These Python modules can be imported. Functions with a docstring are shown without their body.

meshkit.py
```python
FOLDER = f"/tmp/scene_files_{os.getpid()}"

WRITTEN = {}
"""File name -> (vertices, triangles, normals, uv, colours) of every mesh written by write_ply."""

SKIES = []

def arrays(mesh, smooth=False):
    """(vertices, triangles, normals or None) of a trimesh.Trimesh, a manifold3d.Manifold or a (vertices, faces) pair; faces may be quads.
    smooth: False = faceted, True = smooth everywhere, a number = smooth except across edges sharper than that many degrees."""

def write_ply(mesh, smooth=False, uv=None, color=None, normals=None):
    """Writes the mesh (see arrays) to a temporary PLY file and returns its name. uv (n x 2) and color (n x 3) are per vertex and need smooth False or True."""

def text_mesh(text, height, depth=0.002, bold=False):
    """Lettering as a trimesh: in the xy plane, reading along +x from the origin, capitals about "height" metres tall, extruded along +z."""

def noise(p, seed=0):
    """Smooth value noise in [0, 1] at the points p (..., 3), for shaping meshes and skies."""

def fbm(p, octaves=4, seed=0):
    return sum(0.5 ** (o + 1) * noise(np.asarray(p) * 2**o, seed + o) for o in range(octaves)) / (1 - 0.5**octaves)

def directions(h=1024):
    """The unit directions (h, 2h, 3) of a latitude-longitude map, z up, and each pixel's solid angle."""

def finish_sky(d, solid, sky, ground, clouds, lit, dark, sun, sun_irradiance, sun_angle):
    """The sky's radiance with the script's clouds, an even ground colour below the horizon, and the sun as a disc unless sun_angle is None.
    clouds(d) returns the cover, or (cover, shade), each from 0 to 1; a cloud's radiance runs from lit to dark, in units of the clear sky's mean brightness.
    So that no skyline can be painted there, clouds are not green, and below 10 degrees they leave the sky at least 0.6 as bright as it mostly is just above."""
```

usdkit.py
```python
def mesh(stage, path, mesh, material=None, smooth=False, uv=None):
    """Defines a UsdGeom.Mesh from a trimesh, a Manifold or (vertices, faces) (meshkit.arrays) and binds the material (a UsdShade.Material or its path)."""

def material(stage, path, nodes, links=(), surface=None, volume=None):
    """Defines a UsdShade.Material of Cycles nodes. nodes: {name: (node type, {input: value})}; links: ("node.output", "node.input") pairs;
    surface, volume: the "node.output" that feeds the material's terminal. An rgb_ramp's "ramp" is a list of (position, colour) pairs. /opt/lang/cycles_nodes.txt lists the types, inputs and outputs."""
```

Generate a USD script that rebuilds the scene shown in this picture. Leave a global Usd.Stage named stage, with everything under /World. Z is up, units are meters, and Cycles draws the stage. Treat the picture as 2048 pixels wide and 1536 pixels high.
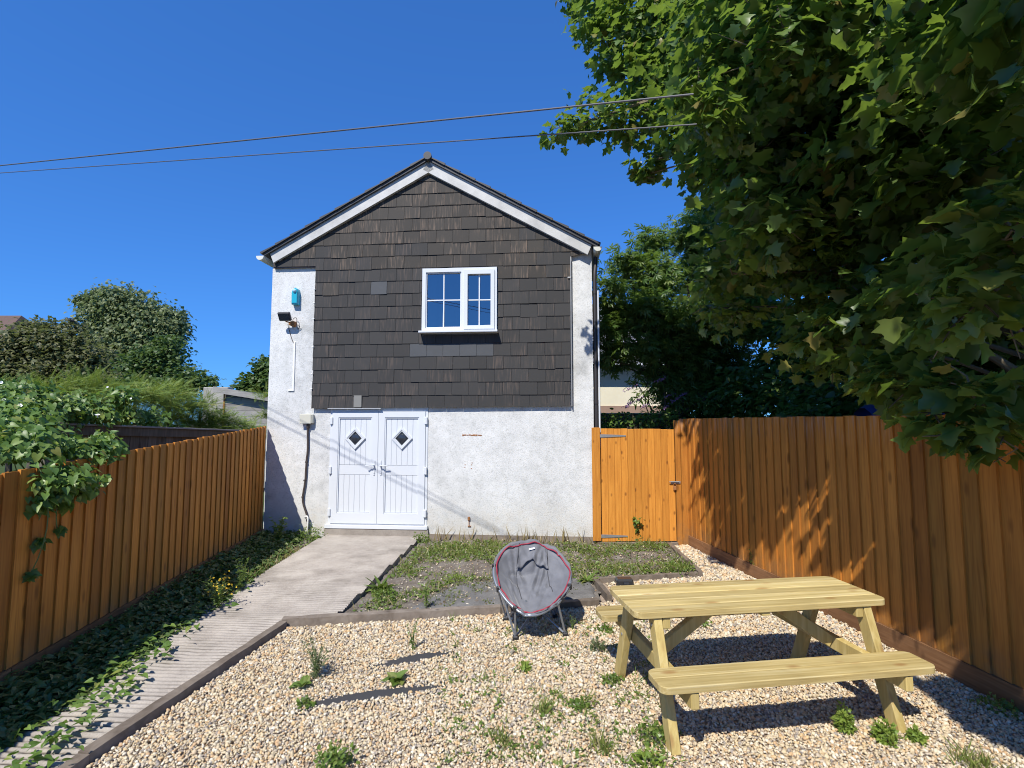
import math, numpy as np, trimesh, usdkit
from pxr import Usd, UsdGeom, UsdLux, UsdShade, Gf, Sdf, Vt
from shapely.geometry import Polygon, box as sbox
from shapely import affinity

stage = Usd.Stage.CreateInMemory()
UsdGeom.SetStageUpAxis(stage, UsdGeom.Tokens.z)
UsdGeom.SetStageMetersPerUnit(stage, 1.0)
UsdGeom.Xform.Define(stage, '/World')
UsdGeom.Scope.Define(stage, '/World/Looks')

# ------------------------------------------------------------------ camera, sky, sun, exposure
EXPOSURE = 0.35
SKY_STRENGTH = 0.122
SUN_INTENSITY = 1.2
LIGHT = np.array([.34, .77, -1.0])                  # direction the sunlight travels
PITCH = math.atan(77 / 1000.0)
EYE = np.array([0, 0, 1.9])
cam = UsdGeom.Camera.Define(stage, '/World/camera')
cam.CreateHorizontalApertureAttr(36.0)
cam.CreateVerticalApertureAttr(27.0)
cam.CreateFocalLengthAttr(36.0 * 1000 / 2048)
cam.CreateClippingRangeAttr(Gf.Vec2f(0.05, 2000))
cam.AddTranslateOp().Set(Gf.Vec3d(*EYE))
cam.AddRotateXOp().Set(90 + math.degrees(PITCH))
cam.CreateExposureAttr(EXPOSURE)

SUN = -LIGHT / np.linalg.norm(LIGHT)
elev = math.asin(SUN[2]); rot = math.atan2(SUN[0], SUN[1])
dome = UsdLux.DomeLight.Define(stage, '/World/sky')
dome.GetPrim().SetCustomDataByKey('kind', 'structure')
skym = usdkit.material(stage, '/World/Looks/sky_air', {
    's': ('sky_texture', {'sky_type': 'single_scattering', 'sun_disc': False, 'sun_elevation': elev, 'sun_rotation': rot,
                          'altitude': 50.0, 'air_density': 1.0, 'aerosol_density': 0.15, 'ozone_density': 2.0}),
    'g': ('gamma', {'gamma': .65}),
    'h': ('mix', {'mix_type': 'multiply', 'fac': 1.0, 'color2': (.31, .89, 1.96)}),
    'b': ('background_shader', {'strength': SKY_STRENGTH})}, [('s.color', 'g.color'), ('g.color', 'h.color1'), ('h.color', 'b.color')], surface='b.background')
UsdShade.MaterialBindingAPI.Apply(dome.GetPrim()).Bind(skym)
sun = UsdLux.DistantLight.Define(stage, '/World/sun')
sun.CreateNormalizeAttr(True); sun.CreateIntensityAttr(SUN_INTENSITY); sun.CreateAngleAttr(0.53)
sun.CreateColorAttr(Gf.Vec3f(1.0, 0.95, 0.86))
zz = SUN; xx = np.cross([0, 0, 1.0], zz); xx /= np.linalg.norm(xx); yy = np.cross(zz, xx)
sun.AddTransformOp().Set(Gf.Matrix4d(*xx, 0, *yy, 0, *zz, 0, 0, 0, 20, 1))

# ------------------------------------------------------------------ helpers
RNG = np.random.default_rng(7)
TONE0 = np.random.default_rng(17)
COUNT = {}

def numbered(parent, name):
    k = COUNT.get((parent, name), 0)
    COUNT[(parent, name)] = k + 1
    return f'{parent}/{name}' if k == 0 else f'{parent}/{name}_{k:03d}'

def tag(prim, label=None, cat=None, group=None, kind=None):
    for key, val in (('label', label), ('category', cat), ('group', group), ('kind', kind)):
        if val: prim.SetCustomDataByKey(key, val)
    return prim

def thing(name, label, cat, group=None, loc=(0, 0, 0), rotz=0):
    x = UsdGeom.Xform.Define(stage, numbered('/World', name))
    if any(loc) or rotz:
        x.AddTranslateOp().Set(Gf.Vec3d(*map(float, loc)))
        if rotz: x.AddRotateZOp().Set(float(rotz))
    return tag(x.GetPrim(), label, cat, group)

def obj(name, mesh, mat, parent=None, label=None, cat=None, group=None, kind=None, smooth=False):
    path = numbered(str(parent.GetPath()) if parent else '/World', name)
    m = usdkit.mesh(stage, path, mesh, M[mat], smooth=smooth)
    if isinstance(mesh, tuple) and len(mesh) > 2:
        UsdGeom.PrimvarsAPI(m).CreatePrimvar('tone', Sdf.ValueTypeNames.FloatArray, 'vertex').Set(Vt.FloatArray.FromNumpy(np.asarray(mesh[2], np.float32)))
    else:
        UsdGeom.PrimvarsAPI(m).CreatePrimvar('tone', Sdf.ValueTypeNames.FloatArray, 'vertex').Set(Vt.FloatArray.FromNumpy(np.full(len(m.GetPointsAttr().Get()), TONE0.random(), np.float32)))
    return tag(m.GetPrim(), label, cat, group, kind)

class MB:
    """collects pieces into one mesh"""
    def __init__(self): self.v, self.f, self.n = [], [], 0
    def add(self, v, f):
        v = np.asarray(v, float); f = np.asarray(f, int)
        if f.shape[1] == 4: f = np.vstack([f[:, [0, 1, 2]], f[:, [0, 2, 3]]])
        self.v.append(v); self.f.append(f + self.n); self.n += len(v); return self
    def mesh(self, m, T=None):
        v = np.asarray(m.vertices)
        if T is not None: v = v @ T[:3, :3].T + T[:3, 3]
        return self.add(v, m.faces)
    def box(self, lo, hi, fr=None, ch=0.0):
        lo, hi = np.minimum(lo, hi), np.maximum(lo, hi)
        if ch:
            c = min(ch, *(0.45 * (hi - lo)))
            pts = []
            for s in np.ndindex(2, 2, 2):
                p = np.where(s, hi, lo); sg = np.where(s, -1, 1)
                for ax in range(3):
                    q = p + sg * c; q[ax] = p[ax]; pts.append(q)
            m = trimesh.convex.convex_hull(np.array(pts)); v, f = np.asarray(m.vertices), np.asarray(m.faces)
        else:
            v = np.array([np.where(s, hi, lo) for s in np.ndindex(2, 2, 2)], float)
            f = np.array([[0, 1, 3, 2], [4, 6, 7, 5], [0, 4, 5, 1], [2, 3, 7, 6], [0, 2, 6, 4], [1, 5, 7, 3]])
        if fr is not None: v = fr(v)
        return self.add(v, f)
    def prism(self, poly, fr, d0, d1):
        """polygon in (a,b) extruded along third coordinate d0..d1; fr maps (a,b,d) rows to the world"""
        for g in getattr(poly, 'geoms', [poly]):
            if g.is_empty or g.area < 1e-7: continue
            m = trimesh.creation.extrude_polygon(g, abs(d1 - d0), engine='earcut')
            v = np.array(m.vertices); v[:, 2] += min(d0, d1)
            w = fr(v); f = np.asarray(m.faces)
            if np.dot(np.cross(fr(np.array([[1., 0, 0]])) - fr(np.zeros((1, 3))), fr(np.array([[0, 1., 0]])) - fr(np.zeros((1, 3))))[0], (fr(np.array([[0, 0, 1.]])) - fr(np.zeros((1, 3))))[0]) < 0: f = f[:, ::-1]
            self.add(w, f)
        return self
    def tube(self, pts, r, sides=8, cap=True):
        p = np.asarray(pts, float); r = np.broadcast_to(np.asarray(r, float), (len(p),))
        t = np.gradient(p, axis=0); t /= np.linalg.norm(t, axis=1, keepdims=True) + 1e-12
        a = np.cross(t, np.where(np.abs(t[:, 2:]) < 0.9, [0, 0, 1.0], [1.0, 0, 0])); a /= np.linalg.norm(a, axis=1, keepdims=True) + 1e-12
        b = np.cross(t, a); an = np.arange(sides) * 2 * np.pi / sides
        v = (p[:, None] + r[:, None, None] * (np.cos(an)[None, :, None] * a[:, None] + np.sin(an)[None, :, None] * b[:, None])).reshape(-1, 3)
        i, j = np.meshgrid(np.arange(len(p) - 1), np.arange(sides), indexing='ij')
        q = np.stack([i * sides + j, i * sides + (j + 1) % sides, (i + 1) * sides + (j + 1) % sides, (i + 1) * sides + j], -1).reshape(-1, 4)
        f = np.vstack([q[:, [0, 1, 2]], q[:, [0, 2, 3]]])
        if cap:
            n = len(v); v = np.vstack([v, p[0], p[-1]]); k = np.arange(sides); e = (len(p) - 1) * sides
            f = np.vstack([f, np.stack([np.full(sides, n), (k + 1) % sides, k], 1), np.stack([np.full(sides, n + 1), e + k, e + (k + 1) % sides], 1)])
        return self.add(v, f)
    def get(self): return np.vstack(self.v), np.vstack(self.f)

def ray(px, py):
    c, s = math.cos(PITCH), math.sin(PITCH)
    return np.array([(px - 1024) / 1000, c - (768 - py) / 1000 * s, s + (768 - py) / 1000 * c])
def spot(px, py, y): d = ray(px, py); return EYE + d * (y / d[1])
def on_z(px, py, z=0.0): d = ray(px, py); return EYE + d * ((z - EYE[2]) / d[2])
def smoothline(pts, n=24):
    from scipy.interpolate import CubicSpline
    p = np.asarray(pts, float); t = np.linspace(0, 1, len(p))
    return CubicSpline(t, p)(np.linspace(0, 1, n))

# ------------------------------------------------------------------ materials
M = {}
def mat(name, nodes, links=(), surface='p.BSDF'):
    M[name] = usdkit.material(stage, f'/World/Looks/{name}', nodes, links, surface=surface)

def plain(name, col, rough=.5, metal=0., spec=.5, bump=0., bscale=200., var=0.0):
    nodes = {'p': ('principled_bsdf', {'base_color': col, 'roughness': rough, 'metallic': metal, 'specular_ior_level': spec}),
             't': ('texture_coordinate', {}), 'n': ('noise_texture', {'scale': bscale, 'detail': 4.0})}
    links = [('t.object', 'n.vector')]
    if bump:
        nodes['b'] = ('bump', {'strength': bump, 'distance': .004}); links += [('n.fac', 'b.height'), ('b.normal', 'p.normal')]
    if var:
        nodes['n2'] = ('noise_texture', {'scale': 3.0, 'detail': 6.0, 'roughness': .65})
        nodes['r'] = ('rgb_ramp', {'ramp': [(.25, tuple(c * (1 - var) for c in col)), (.75, tuple(min(1, c * (1 + var)) for c in col))]})
        links += [('t.object', 'n2.vector'), ('n2.fac', 'r.fac'), ('r.color', 'p.base_color')]
    mat(name, nodes, links)

def wood(name, dark, mid, light, gscale=(45, 45, 2.2), knotscale=(7, 7, 2.6), knotcol=None, rough=.75, bump=.35, islands=False, var=.35, fence=False):
    kc = knotcol or tuple(c * .35 for c in dark)
    nodes = {
        't': ('texture_coordinate', {}), 'oi': ('attribute', {'attribute': 'tone'}), 'ge': ('geometry', {}),
        'off': ('combine_xyz', {}), 'om': ('math', {'math_type': 'multiply', 'value2': 37.0}),
        'add': ('mix', {'mix_type': 'add', 'fac': 1.0}),
        'm': ('mapping', {'scale': gscale}), 'mk': ('mapping', {'scale': knotscale}),
        'w': ('noise_texture', {'scale': 1.0, 'detail': 7.0, 'roughness': .62, 'distortion': .6}),
        'big': ('noise_texture', {'scale': .9, 'detail': 3.0}), 'mb': ('mapping', {'scale': (4, 4, 1.2)}),
        'k': ('voronoi_texture', {'scale': 1.0, 'randomness': 1.0}),
        'kr': ('rgb_ramp', {'ramp': [(.0, (1, 1, 1)), (.10, (.8, .8, .8)), (.2, (0, 0, 0))]}),
        'r': ('rgb_ramp', {'ramp': [(.28, dark), (.5, mid), (.72, light)]}),
        'bv': ('rgb_ramp', {'ramp': [(.2, (1 - var, 1 - var, 1 - var)), (.8, (1, 1, 1))]}),
        'ov': ('rgb_ramp', {'ramp': [(0, (1 - var * 1.25, 1 - var * 1.3, 1 - var * 1.4)), (1, (1, 1, 1))]}),
        'x1': ('mix', {'mix_type': 'multiply', 'fac': 1.0}), 'x2': ('mix', {'mix_type': 'multiply', 'fac': 1.0}),
        'x3': ('mix', {'mix_type': 'mix', 'color2': kc}), 'kf': ('math', {'math_type': 'multiply', 'value2': .75}),
        'b': ('bump', {'strength': bump, 'distance': .003}), 'p': ('principled_bsdf', {'roughness': rough, 'specular_ior_level': .3})}
    src = 'oi.fac'
    if fence:
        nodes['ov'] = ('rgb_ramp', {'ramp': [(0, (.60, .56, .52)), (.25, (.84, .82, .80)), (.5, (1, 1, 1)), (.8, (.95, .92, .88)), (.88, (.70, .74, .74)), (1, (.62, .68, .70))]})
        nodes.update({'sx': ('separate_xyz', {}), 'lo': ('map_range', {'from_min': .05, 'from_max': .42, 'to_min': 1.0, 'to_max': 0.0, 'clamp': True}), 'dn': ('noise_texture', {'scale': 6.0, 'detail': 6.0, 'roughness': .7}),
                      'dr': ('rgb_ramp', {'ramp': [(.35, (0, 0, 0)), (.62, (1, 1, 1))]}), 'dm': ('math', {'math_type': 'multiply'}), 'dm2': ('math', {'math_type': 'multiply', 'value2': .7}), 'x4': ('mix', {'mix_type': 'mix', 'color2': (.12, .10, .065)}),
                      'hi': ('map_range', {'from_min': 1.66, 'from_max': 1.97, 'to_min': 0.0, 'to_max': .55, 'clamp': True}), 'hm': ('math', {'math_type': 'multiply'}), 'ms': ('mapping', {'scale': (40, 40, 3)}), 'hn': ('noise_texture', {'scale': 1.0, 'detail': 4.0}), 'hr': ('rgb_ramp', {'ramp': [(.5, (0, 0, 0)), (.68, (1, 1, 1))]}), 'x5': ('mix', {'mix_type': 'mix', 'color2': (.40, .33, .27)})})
    links = [(src, 'om.value1'), ('om.value', 'off.x'), ('om.value', 'off.z'), ('t.object', 'add.color1'), ('off.vector', 'add.color2'),
             ('add.color', 'm.vector'), ('add.color', 'mk.vector'), ('add.color', 'mb.vector'), ('m.vector', 'w.vector'), ('mk.vector', 'k.vector'), ('mb.vector', 'big.vector'),
             ('k.distance', 'kr.fac'), ('w.fac', 'r.fac'), ('big.fac', 'bv.fac'), (src, 'ov.fac'), ('r.color', 'x1.color1'), ('bv.color', 'x1.color2'),
             ('x1.color', 'x2.color1'), ('ov.color', 'x2.color2'), ('x2.color', 'x3.color1'), ('kr.color', 'kf.value1'), ('kf.value', 'x3.fac'), ('x3.color', 'p.base_color'),
             ('w.fac', 'b.height'), ('b.normal', 'p.normal')]
    if fence:
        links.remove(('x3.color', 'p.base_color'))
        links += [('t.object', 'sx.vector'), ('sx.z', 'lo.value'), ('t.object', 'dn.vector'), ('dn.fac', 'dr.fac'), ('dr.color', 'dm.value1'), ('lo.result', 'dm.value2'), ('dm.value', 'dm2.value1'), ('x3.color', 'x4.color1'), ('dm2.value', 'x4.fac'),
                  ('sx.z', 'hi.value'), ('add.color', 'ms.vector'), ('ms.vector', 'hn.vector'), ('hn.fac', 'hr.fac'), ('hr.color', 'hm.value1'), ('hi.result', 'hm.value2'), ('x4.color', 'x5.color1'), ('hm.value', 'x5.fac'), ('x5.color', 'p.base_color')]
    mat(name, nodes, links)

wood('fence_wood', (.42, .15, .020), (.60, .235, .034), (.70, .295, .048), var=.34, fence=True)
wood('gate_wood', (.50, .185, .026), (.66, .265, .038), (.76, .33, .055), knotscale=(9, 9, 5), knotcol=(.13, .04, .008), var=.16)
wood('gravel_board_wood', (.20, .095, .04), (.28, .14, .062), (.36, .19, .09), gscale=(3, 3, 40), var=.3)
wood('old_fence_wood', (.095, .085, .06), (.15, .132, .095), (.22, .195, .14), var=.3)
wood('edging_wood', (.17, .135, .105), (.26, .215, .175), (.35, .30, .25), gscale=(8, 8, 8), var=.3)
wood('pine_table', (.40, .285, .10), (.62, .48, .20), (.78, .66, .36), gscale=(1.1, 46, 46), knotscale=(3.2, 8, 3), knotcol=(.27, .13, .04), rough=.6, bump=.2, var=.24)
wood('pine_leg', (.44, .32, .11), (.56, .43, .16), (.66, .53, .24), gscale=(30, 30, 2.0), knotscale=(8, 8, 3), knotcol=(.27, .14, .05), rough=.6, bump=.15, var=.15)
wood('shed_wood', (.27, .255, .24), (.36, .345, .33), (.46, .44, .42), gscale=(2, 2, 30), var=.25)

plain('upvc', (.63, .66, .70), .3, var=.02)
plain('upvc_groove', (.48, .51, .56), .4)
plain('barge_white', (.50, .50, .49), .6, bump=.3, bscale=60, var=.28)
plain('gutter_cream', (.62, .62, .56), .45, var=.1)
plain('pipe_black', (.035, .032, .034), .45)
plain('slate', (.045, .045, .05), .6, bump=.3, bscale=80, var=.3)
plain('grey_roof', (.22, .22, .25), .8, bump=.3, bscale=40, var=.15)
plain('cream_wall', (.68, .63, .48), .85, bump=.3, bscale=120, var=.05)
plain('dark_trim', (.13, .10, .10), .6)
plain('interior', (.32, .33, .36), .9)
plain('alarm_cyan', (.015, .36, .50), .35)
plain('alarm_dome', (.35, .62, .78), .15)
plain('lamp_dark', (.04, .04, .045), .35)
plain('rusty', (.33, .14, .045), .85, bump=.4, bscale=150, var=.4)
plain('box_cream', (.55, .54, .46), .5)
plain('cable_brown', (.06, .045, .04), .6)
plain('white_paint', (.78, .78, .76), .5)
plain('steel_grey', (.30, .33, .37), .35, metal=.6)
plain('plastic_black', (.02, .02, .022), .4)
plain('zinc', (.30, .30, .30), .5, metal=.5, var=.25)
plain('tag_white', (.75, .75, .75), .6)
plain('red_piping', (.30, .022, .045), .6)
plain('seam_dark', (.03, .03, .035), .8)
plain('membrane', (.045, .045, .047), .75, bump=.5, bscale=300)
plain('cable_black', (.10, .10, .11), .5)
plain('tarp_blue', (.02, .05, .22), .5, bump=.3, bscale=20)
plain('bark', (.085, .07, .05), .9, bump=.8, bscale=30, var=.4)
plain('twig', (.16, .13, .085), .85, var=.3)
plain('green_stem', (.10, .15, .04), .6)
plain('dry_stem', (.36, .26, .14), .8)
plain('petal_white', (.82, .82, .80), .5)
plain('petal_yellow', (.62, .42, .03), .5)
plain('petal_purple', (.30, .16, .36), .6)
plain('bird_black', (.02, .02, .025), .4)
plain('brown_roof', (.11, .065, .05), .8, var=.2)
plain('stone_wall', (.33, .31, .28), .9, bump=.6, bscale=12, var=.3)
plain('brick_far', (.30, .20, .15), .9, var=.15)
plain('black_plastic', (.025, .026, .03), .35)

# rendered white wall: rough dash with dirt
mat('render_wall', {
    't': ('texture_coordinate', {}), 'n1': ('noise_texture', {'scale': 1.4, 'detail': 8.0, 'roughness': .7}),
    'n2': ('noise_texture', {'scale': 55.0, 'detail': 4.0, 'roughness': .6}), 'n3': ('noise_texture', {'scale': 9.0, 'detail': 8.0, 'roughness': .75}),
    'sx': ('separate_xyz', {}), 'low': ('map_range', {'from_min': 0.0, 'from_max': .75, 'to_min': 1.0, 'to_max': 0.0, 'clamp': True}),
    'r1': ('rgb_ramp', {'ramp': [(.30, (.40, .405, .40)), (.45, (.61, .615, .61)), (.62, (.71, .715, .71))]}),
    'r2': ('rgb_ramp', {'ramp': [(.33, (.45, .45, .44)), (.47, (1, 1, 1))]}),
    'r3': ('rgb_ramp', {'ramp': [(.38, (0, 0, 0)), (.60, (1, 1, 1))]}),
    'x1': ('mix', {'mix_type': 'multiply', 'fac': .5}), 'x0': ('mix', {'mix_type': 'multiply', 'fac': 1.0}), 'r4': ('rgb_ramp', {'ramp': [(.30, (.83, .835, .825)), (.56, (1, 1, 1))]}), 'lf': ('math', {'math_type': 'multiply'}), 'lf2': ('math', {'math_type': 'multiply', 'value2': .75}),
    'x2': ('mix', {'mix_type': 'mix', 'color2': (.42, .37, .28)}),
    'b': ('bump', {'strength': .55, 'distance': .008}), 'p': ('principled_bsdf', {'roughness': .9, 'specular_ior_level': .15})},
    [('t.object', 'n1.vector'), ('t.object', 'n2.vector'), ('t.object', 'n3.vector'), ('t.object', 'sx.vector'), ('sx.z', 'low.value'),
     ('n1.fac', 'r1.fac'), ('n2.fac', 'r2.fac'), ('n3.fac', 'r4.fac'), ('r1.color', 'x0.color1'), ('r4.color', 'x0.color2'), ('x0.color', 'x1.color1'), ('r2.color', 'x1.color2'), ('n3.fac', 'r3.fac'), ('r3.color', 'lf.value1'), ('low.result', 'lf.value2'),
     ('lf.value', 'lf2.value1'), ('lf2.value', 'x2.fac'), ('x1.color', 'x2.color1'), ('x2.color', 'p.base_color'), ('n2.fac', 'b.height'), ('b.normal', 'p.normal')])

# tile shingle: charcoal, with pinkish weathered vertical streaks that differ tile by tile
def shingle(name, base, streak):
    mat(name, {
        't': ('texture_coordinate', {}), 'oi': ('attribute', {'attribute': 'tone'}), 'om': ('math', {'math_type': 'multiply', 'value2': 53.0}), 'off': ('combine_xyz', {}),
        'add': ('mix', {'mix_type': 'add', 'fac': 1.0}), 'm': ('mapping', {'scale': (48, 48, 2.2)}), 'n': ('noise_texture', {'scale': 1.0, 'detail': 5.0, 'roughness': .6}),
        'sx': ('separate_xyz', {}), 'hz': ('map_range', {'from_min': 2.2, 'from_max': 5.9, 'to_min': .50, 'to_max': .66, 'clamp': True}),
        'amt': ('map_range', {'from_min': .42, 'from_max': .62, 'to_min': 0.0, 'to_max': 1.0, 'clamp': True}), 'big': ('noise_texture', {'scale': 2.3, 'detail': 2.0}),
        'sr': ('rgb_ramp', {'ramp': [(.50, (0, 0, 0)), (.66, (1, 1, 1))]}), 'sm': ('math', {'math_type': 'multiply'}), 'sm2': ('math', {'math_type': 'multiply', 'value2': .75}),
        'ov': ('rgb_ramp', {'ramp': [(0, tuple(c * .86 for c in base)), (1, tuple(c * 1.12 for c in base))]}),
        'x': ('mix', {'mix_type': 'mix', 'color2': streak}), 'f': ('noise_texture', {'scale': 160.0, 'detail': 3.0}),
        'b': ('bump', {'strength': .25, 'distance': .003}), 'p': ('principled_bsdf', {'roughness': .72, 'specular_ior_level': .3})},
        [('oi.fac', 'om.value1'), ('om.value', 'off.x'), ('t.object', 'add.color1'), ('off.vector', 'add.color2'), ('add.color', 'm.vector'), ('m.vector', 'n.vector'), ('t.object', 'sx.vector'),
         ('add.color', 'big.vector'), ('big.fac', 'amt.value'), ('n.fac', 'sr.fac'), ('sr.color', 'sm.value1'), ('amt.result', 'sm.value2'), ('sm.value', 'sm2.value1'),
         ('oi.fac', 'ov.fac'), ('ov.color', 'x.color1'), ('sm2.value', 'x.fac'), ('x.color', 'p.base_color'), ('t.object', 'f.vector'), ('f.fac', 'b.height'), ('b.normal', 'p.normal')])
shingle('shingle_low', (.040, .039, .039), (.115, .088, .074))
shingle('shingle_high', (.048, .043, .038), (.22, .16, .12))
plain('shingle_grey', (.055, .06, .068), .7, bump=.2, bscale=120, var=.1)
plain('shingle_pale', (.20, .20, .19), .8, bump=.2, bscale=120, var=.1)

# window glass: mostly see-through, reflecting the sky
mat('pane_glass', {'fr': ('fresnel', {'IOR': 3.2}), 't': ('transparent_bsdf', {'color': (.55, .60, .66)}), 'g': ('glossy_bsdf', {'color': (.9, .95, 1), 'roughness': .015}), 'x': ('mix_closure', {})},
    [('fr.fac', 'x.fac'), ('t.BSDF', 'x.closure1'), ('g.BSDF', 'x.closure2')], surface='x.closure')
mat('door_glass', {'p': ('principled_bsdf', {'base_color': (.03, .035, .045), 'roughness': .06, 'specular_ior_level': .6})})

# grey polyester fabric
mat('fabric_grey', {'t': ('texture_coordinate', {}), 'n': ('noise_texture', {'scale': 9.0, 'detail': 5.0}), 'f': ('noise_texture', {'scale': 500.0, 'detail': 1.0}),
    'r': ('rgb_ramp', {'ramp': [(.3, (.125, .128, .142)), (.7, (.17, .174, .192))]}), 'b': ('bump', {'strength': .2, 'distance': .001}), 'b2': ('bump', {'strength': .45, 'distance': .02}),
    'p': ('principled_bsdf', {'roughness': .7, 'sheen_weight': .25, 'specular_ior_level': .3})},
    [('t.object', 'n.vector'), ('t.object', 'f.vector'), ('n.fac', 'r.fac'), ('r.color', 'p.base_color'), ('f.fac', 'b.height'), ('n.fac', 'b2.height'), ('b.normal', 'b2.normal'), ('b2.normal', 'p.normal')])

def ground_mat(name, stops, scale=3., fine=60., rough=.95, bump=.6, dist=.02):
    mat(name, {'t': ('texture_coordinate', {}), 'n': ('noise_texture', {'scale': scale, 'detail': 9.0, 'roughness': .68}), 'f': ('noise_texture', {'scale': fine, 'detail': 5.0, 'roughness': .7}),
        'mx': ('mix_float', {'fac': .45}), 'r': ('rgb_ramp', {'ramp': stops}), 'b': ('bump', {'strength': bump, 'distance': dist}), 'p': ('principled_bsdf', {'roughness': rough, 'specular_ior_level': .2})},
        [('t.object', 'n.vector'), ('t.object', 'f.vector'), ('n.fac', 'mx.a'), ('f.fac', 'mx.b'), ('mx.result', 'r.fac'), ('r.color', 'p.base_color'), ('f.fac', 'b.height'), ('b.normal', 'p.normal')])
ground_mat('ground_soil', [(.32, (.05, .04, .028)), (.5, (.09, .075, .05)), (.66, (.13, .115, .08))], 2.)
ground_mat('gravel_base', [(.35, (.20, .15, .11)), (.5, (.36, .28, .21)), (.65, (.52, .44, .35))], 40., 120.)
ground_mat('patch_soil', [(.32, (.07, .055, .045)), (.46, (.14, .115, .095)), (.56, (.20, .18, .155)), (.68, (.30, .28, .25))], 5., 70., dist=.015)
ground_mat('slab_concrete', [(.33, (.09, .09, .088)), (.5, (.155, .15, .145)), (.68, (.24, .235, .225))], 4., 90., dist=.01)
ground_mat('ramp_concrete', [(.33, (.19, .165, .145)), (.5, (.285, .255, .225)), (.68, (.38, .345, .305))], 3., 80., bump=.4, dist=.008)
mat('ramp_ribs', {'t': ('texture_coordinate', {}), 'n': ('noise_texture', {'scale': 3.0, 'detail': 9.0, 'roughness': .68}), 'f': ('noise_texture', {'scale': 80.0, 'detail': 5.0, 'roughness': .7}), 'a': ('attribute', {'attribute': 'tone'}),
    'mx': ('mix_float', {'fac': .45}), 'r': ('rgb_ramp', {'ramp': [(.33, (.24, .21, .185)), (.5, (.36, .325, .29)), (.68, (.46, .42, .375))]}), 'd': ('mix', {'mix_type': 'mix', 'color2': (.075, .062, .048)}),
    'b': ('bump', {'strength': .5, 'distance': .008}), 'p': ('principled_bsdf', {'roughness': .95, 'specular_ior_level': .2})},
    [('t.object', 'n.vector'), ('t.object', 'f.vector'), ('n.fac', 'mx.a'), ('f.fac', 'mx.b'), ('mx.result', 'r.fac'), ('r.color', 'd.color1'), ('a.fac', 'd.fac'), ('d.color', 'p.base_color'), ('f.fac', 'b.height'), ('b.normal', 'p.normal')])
ground_mat('lawn', [(.33, (.03, .05, .015)), (.5, (.05, .08, .02)), (.68, (.08, .11, .03))], 2.)

# gravel stones: each island its own tone
def stone_mat(name, src):
    mat(name, {'ge': ('attribute', {'attribute': 'tone'}), 'oi': ('attribute', {'attribute': 'tone'}), 't': ('texture_coordinate', {}), 'n': ('noise_texture', {'scale': 90.0, 'detail': 3.0}),
        'r': ('rgb_ramp', {'interpolate': False, 'ramp': [(0, (.56, .46, .31)), (.16, (.63, .51, .33)), (.32, (.66, .57, .41)), (.44, (.55, .37, .21)), (.54, (.50, .42, .32)), (.63, (.72, .65, .52)), (.76, (.63, .49, .33)), (.83, (.33, .29, .25)), (.93, (.62, .44, .24)), (1.0, (.46, .28, .19))]}),
        'v': ('rgb_ramp', {'ramp': [(.3, (.78, .78, .78)), (.7, (1, 1, 1))]}), 'x': ('mix', {'mix_type': 'multiply', 'fac': 1.0}), 'p': ('principled_bsdf', {'roughness': .7, 'specular_ior_level': .3})},
        [(src, 'r.fac'), ('t.object', 'n.vector'), ('n.fac', 'v.fac'), ('r.color', 'x.color1'), ('v.color', 'x.color2'), ('x.color', 'p.base_color')])
stone_mat('stones', 'ge.fac')
stone_mat('stone_single', 'ge.fac')

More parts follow.
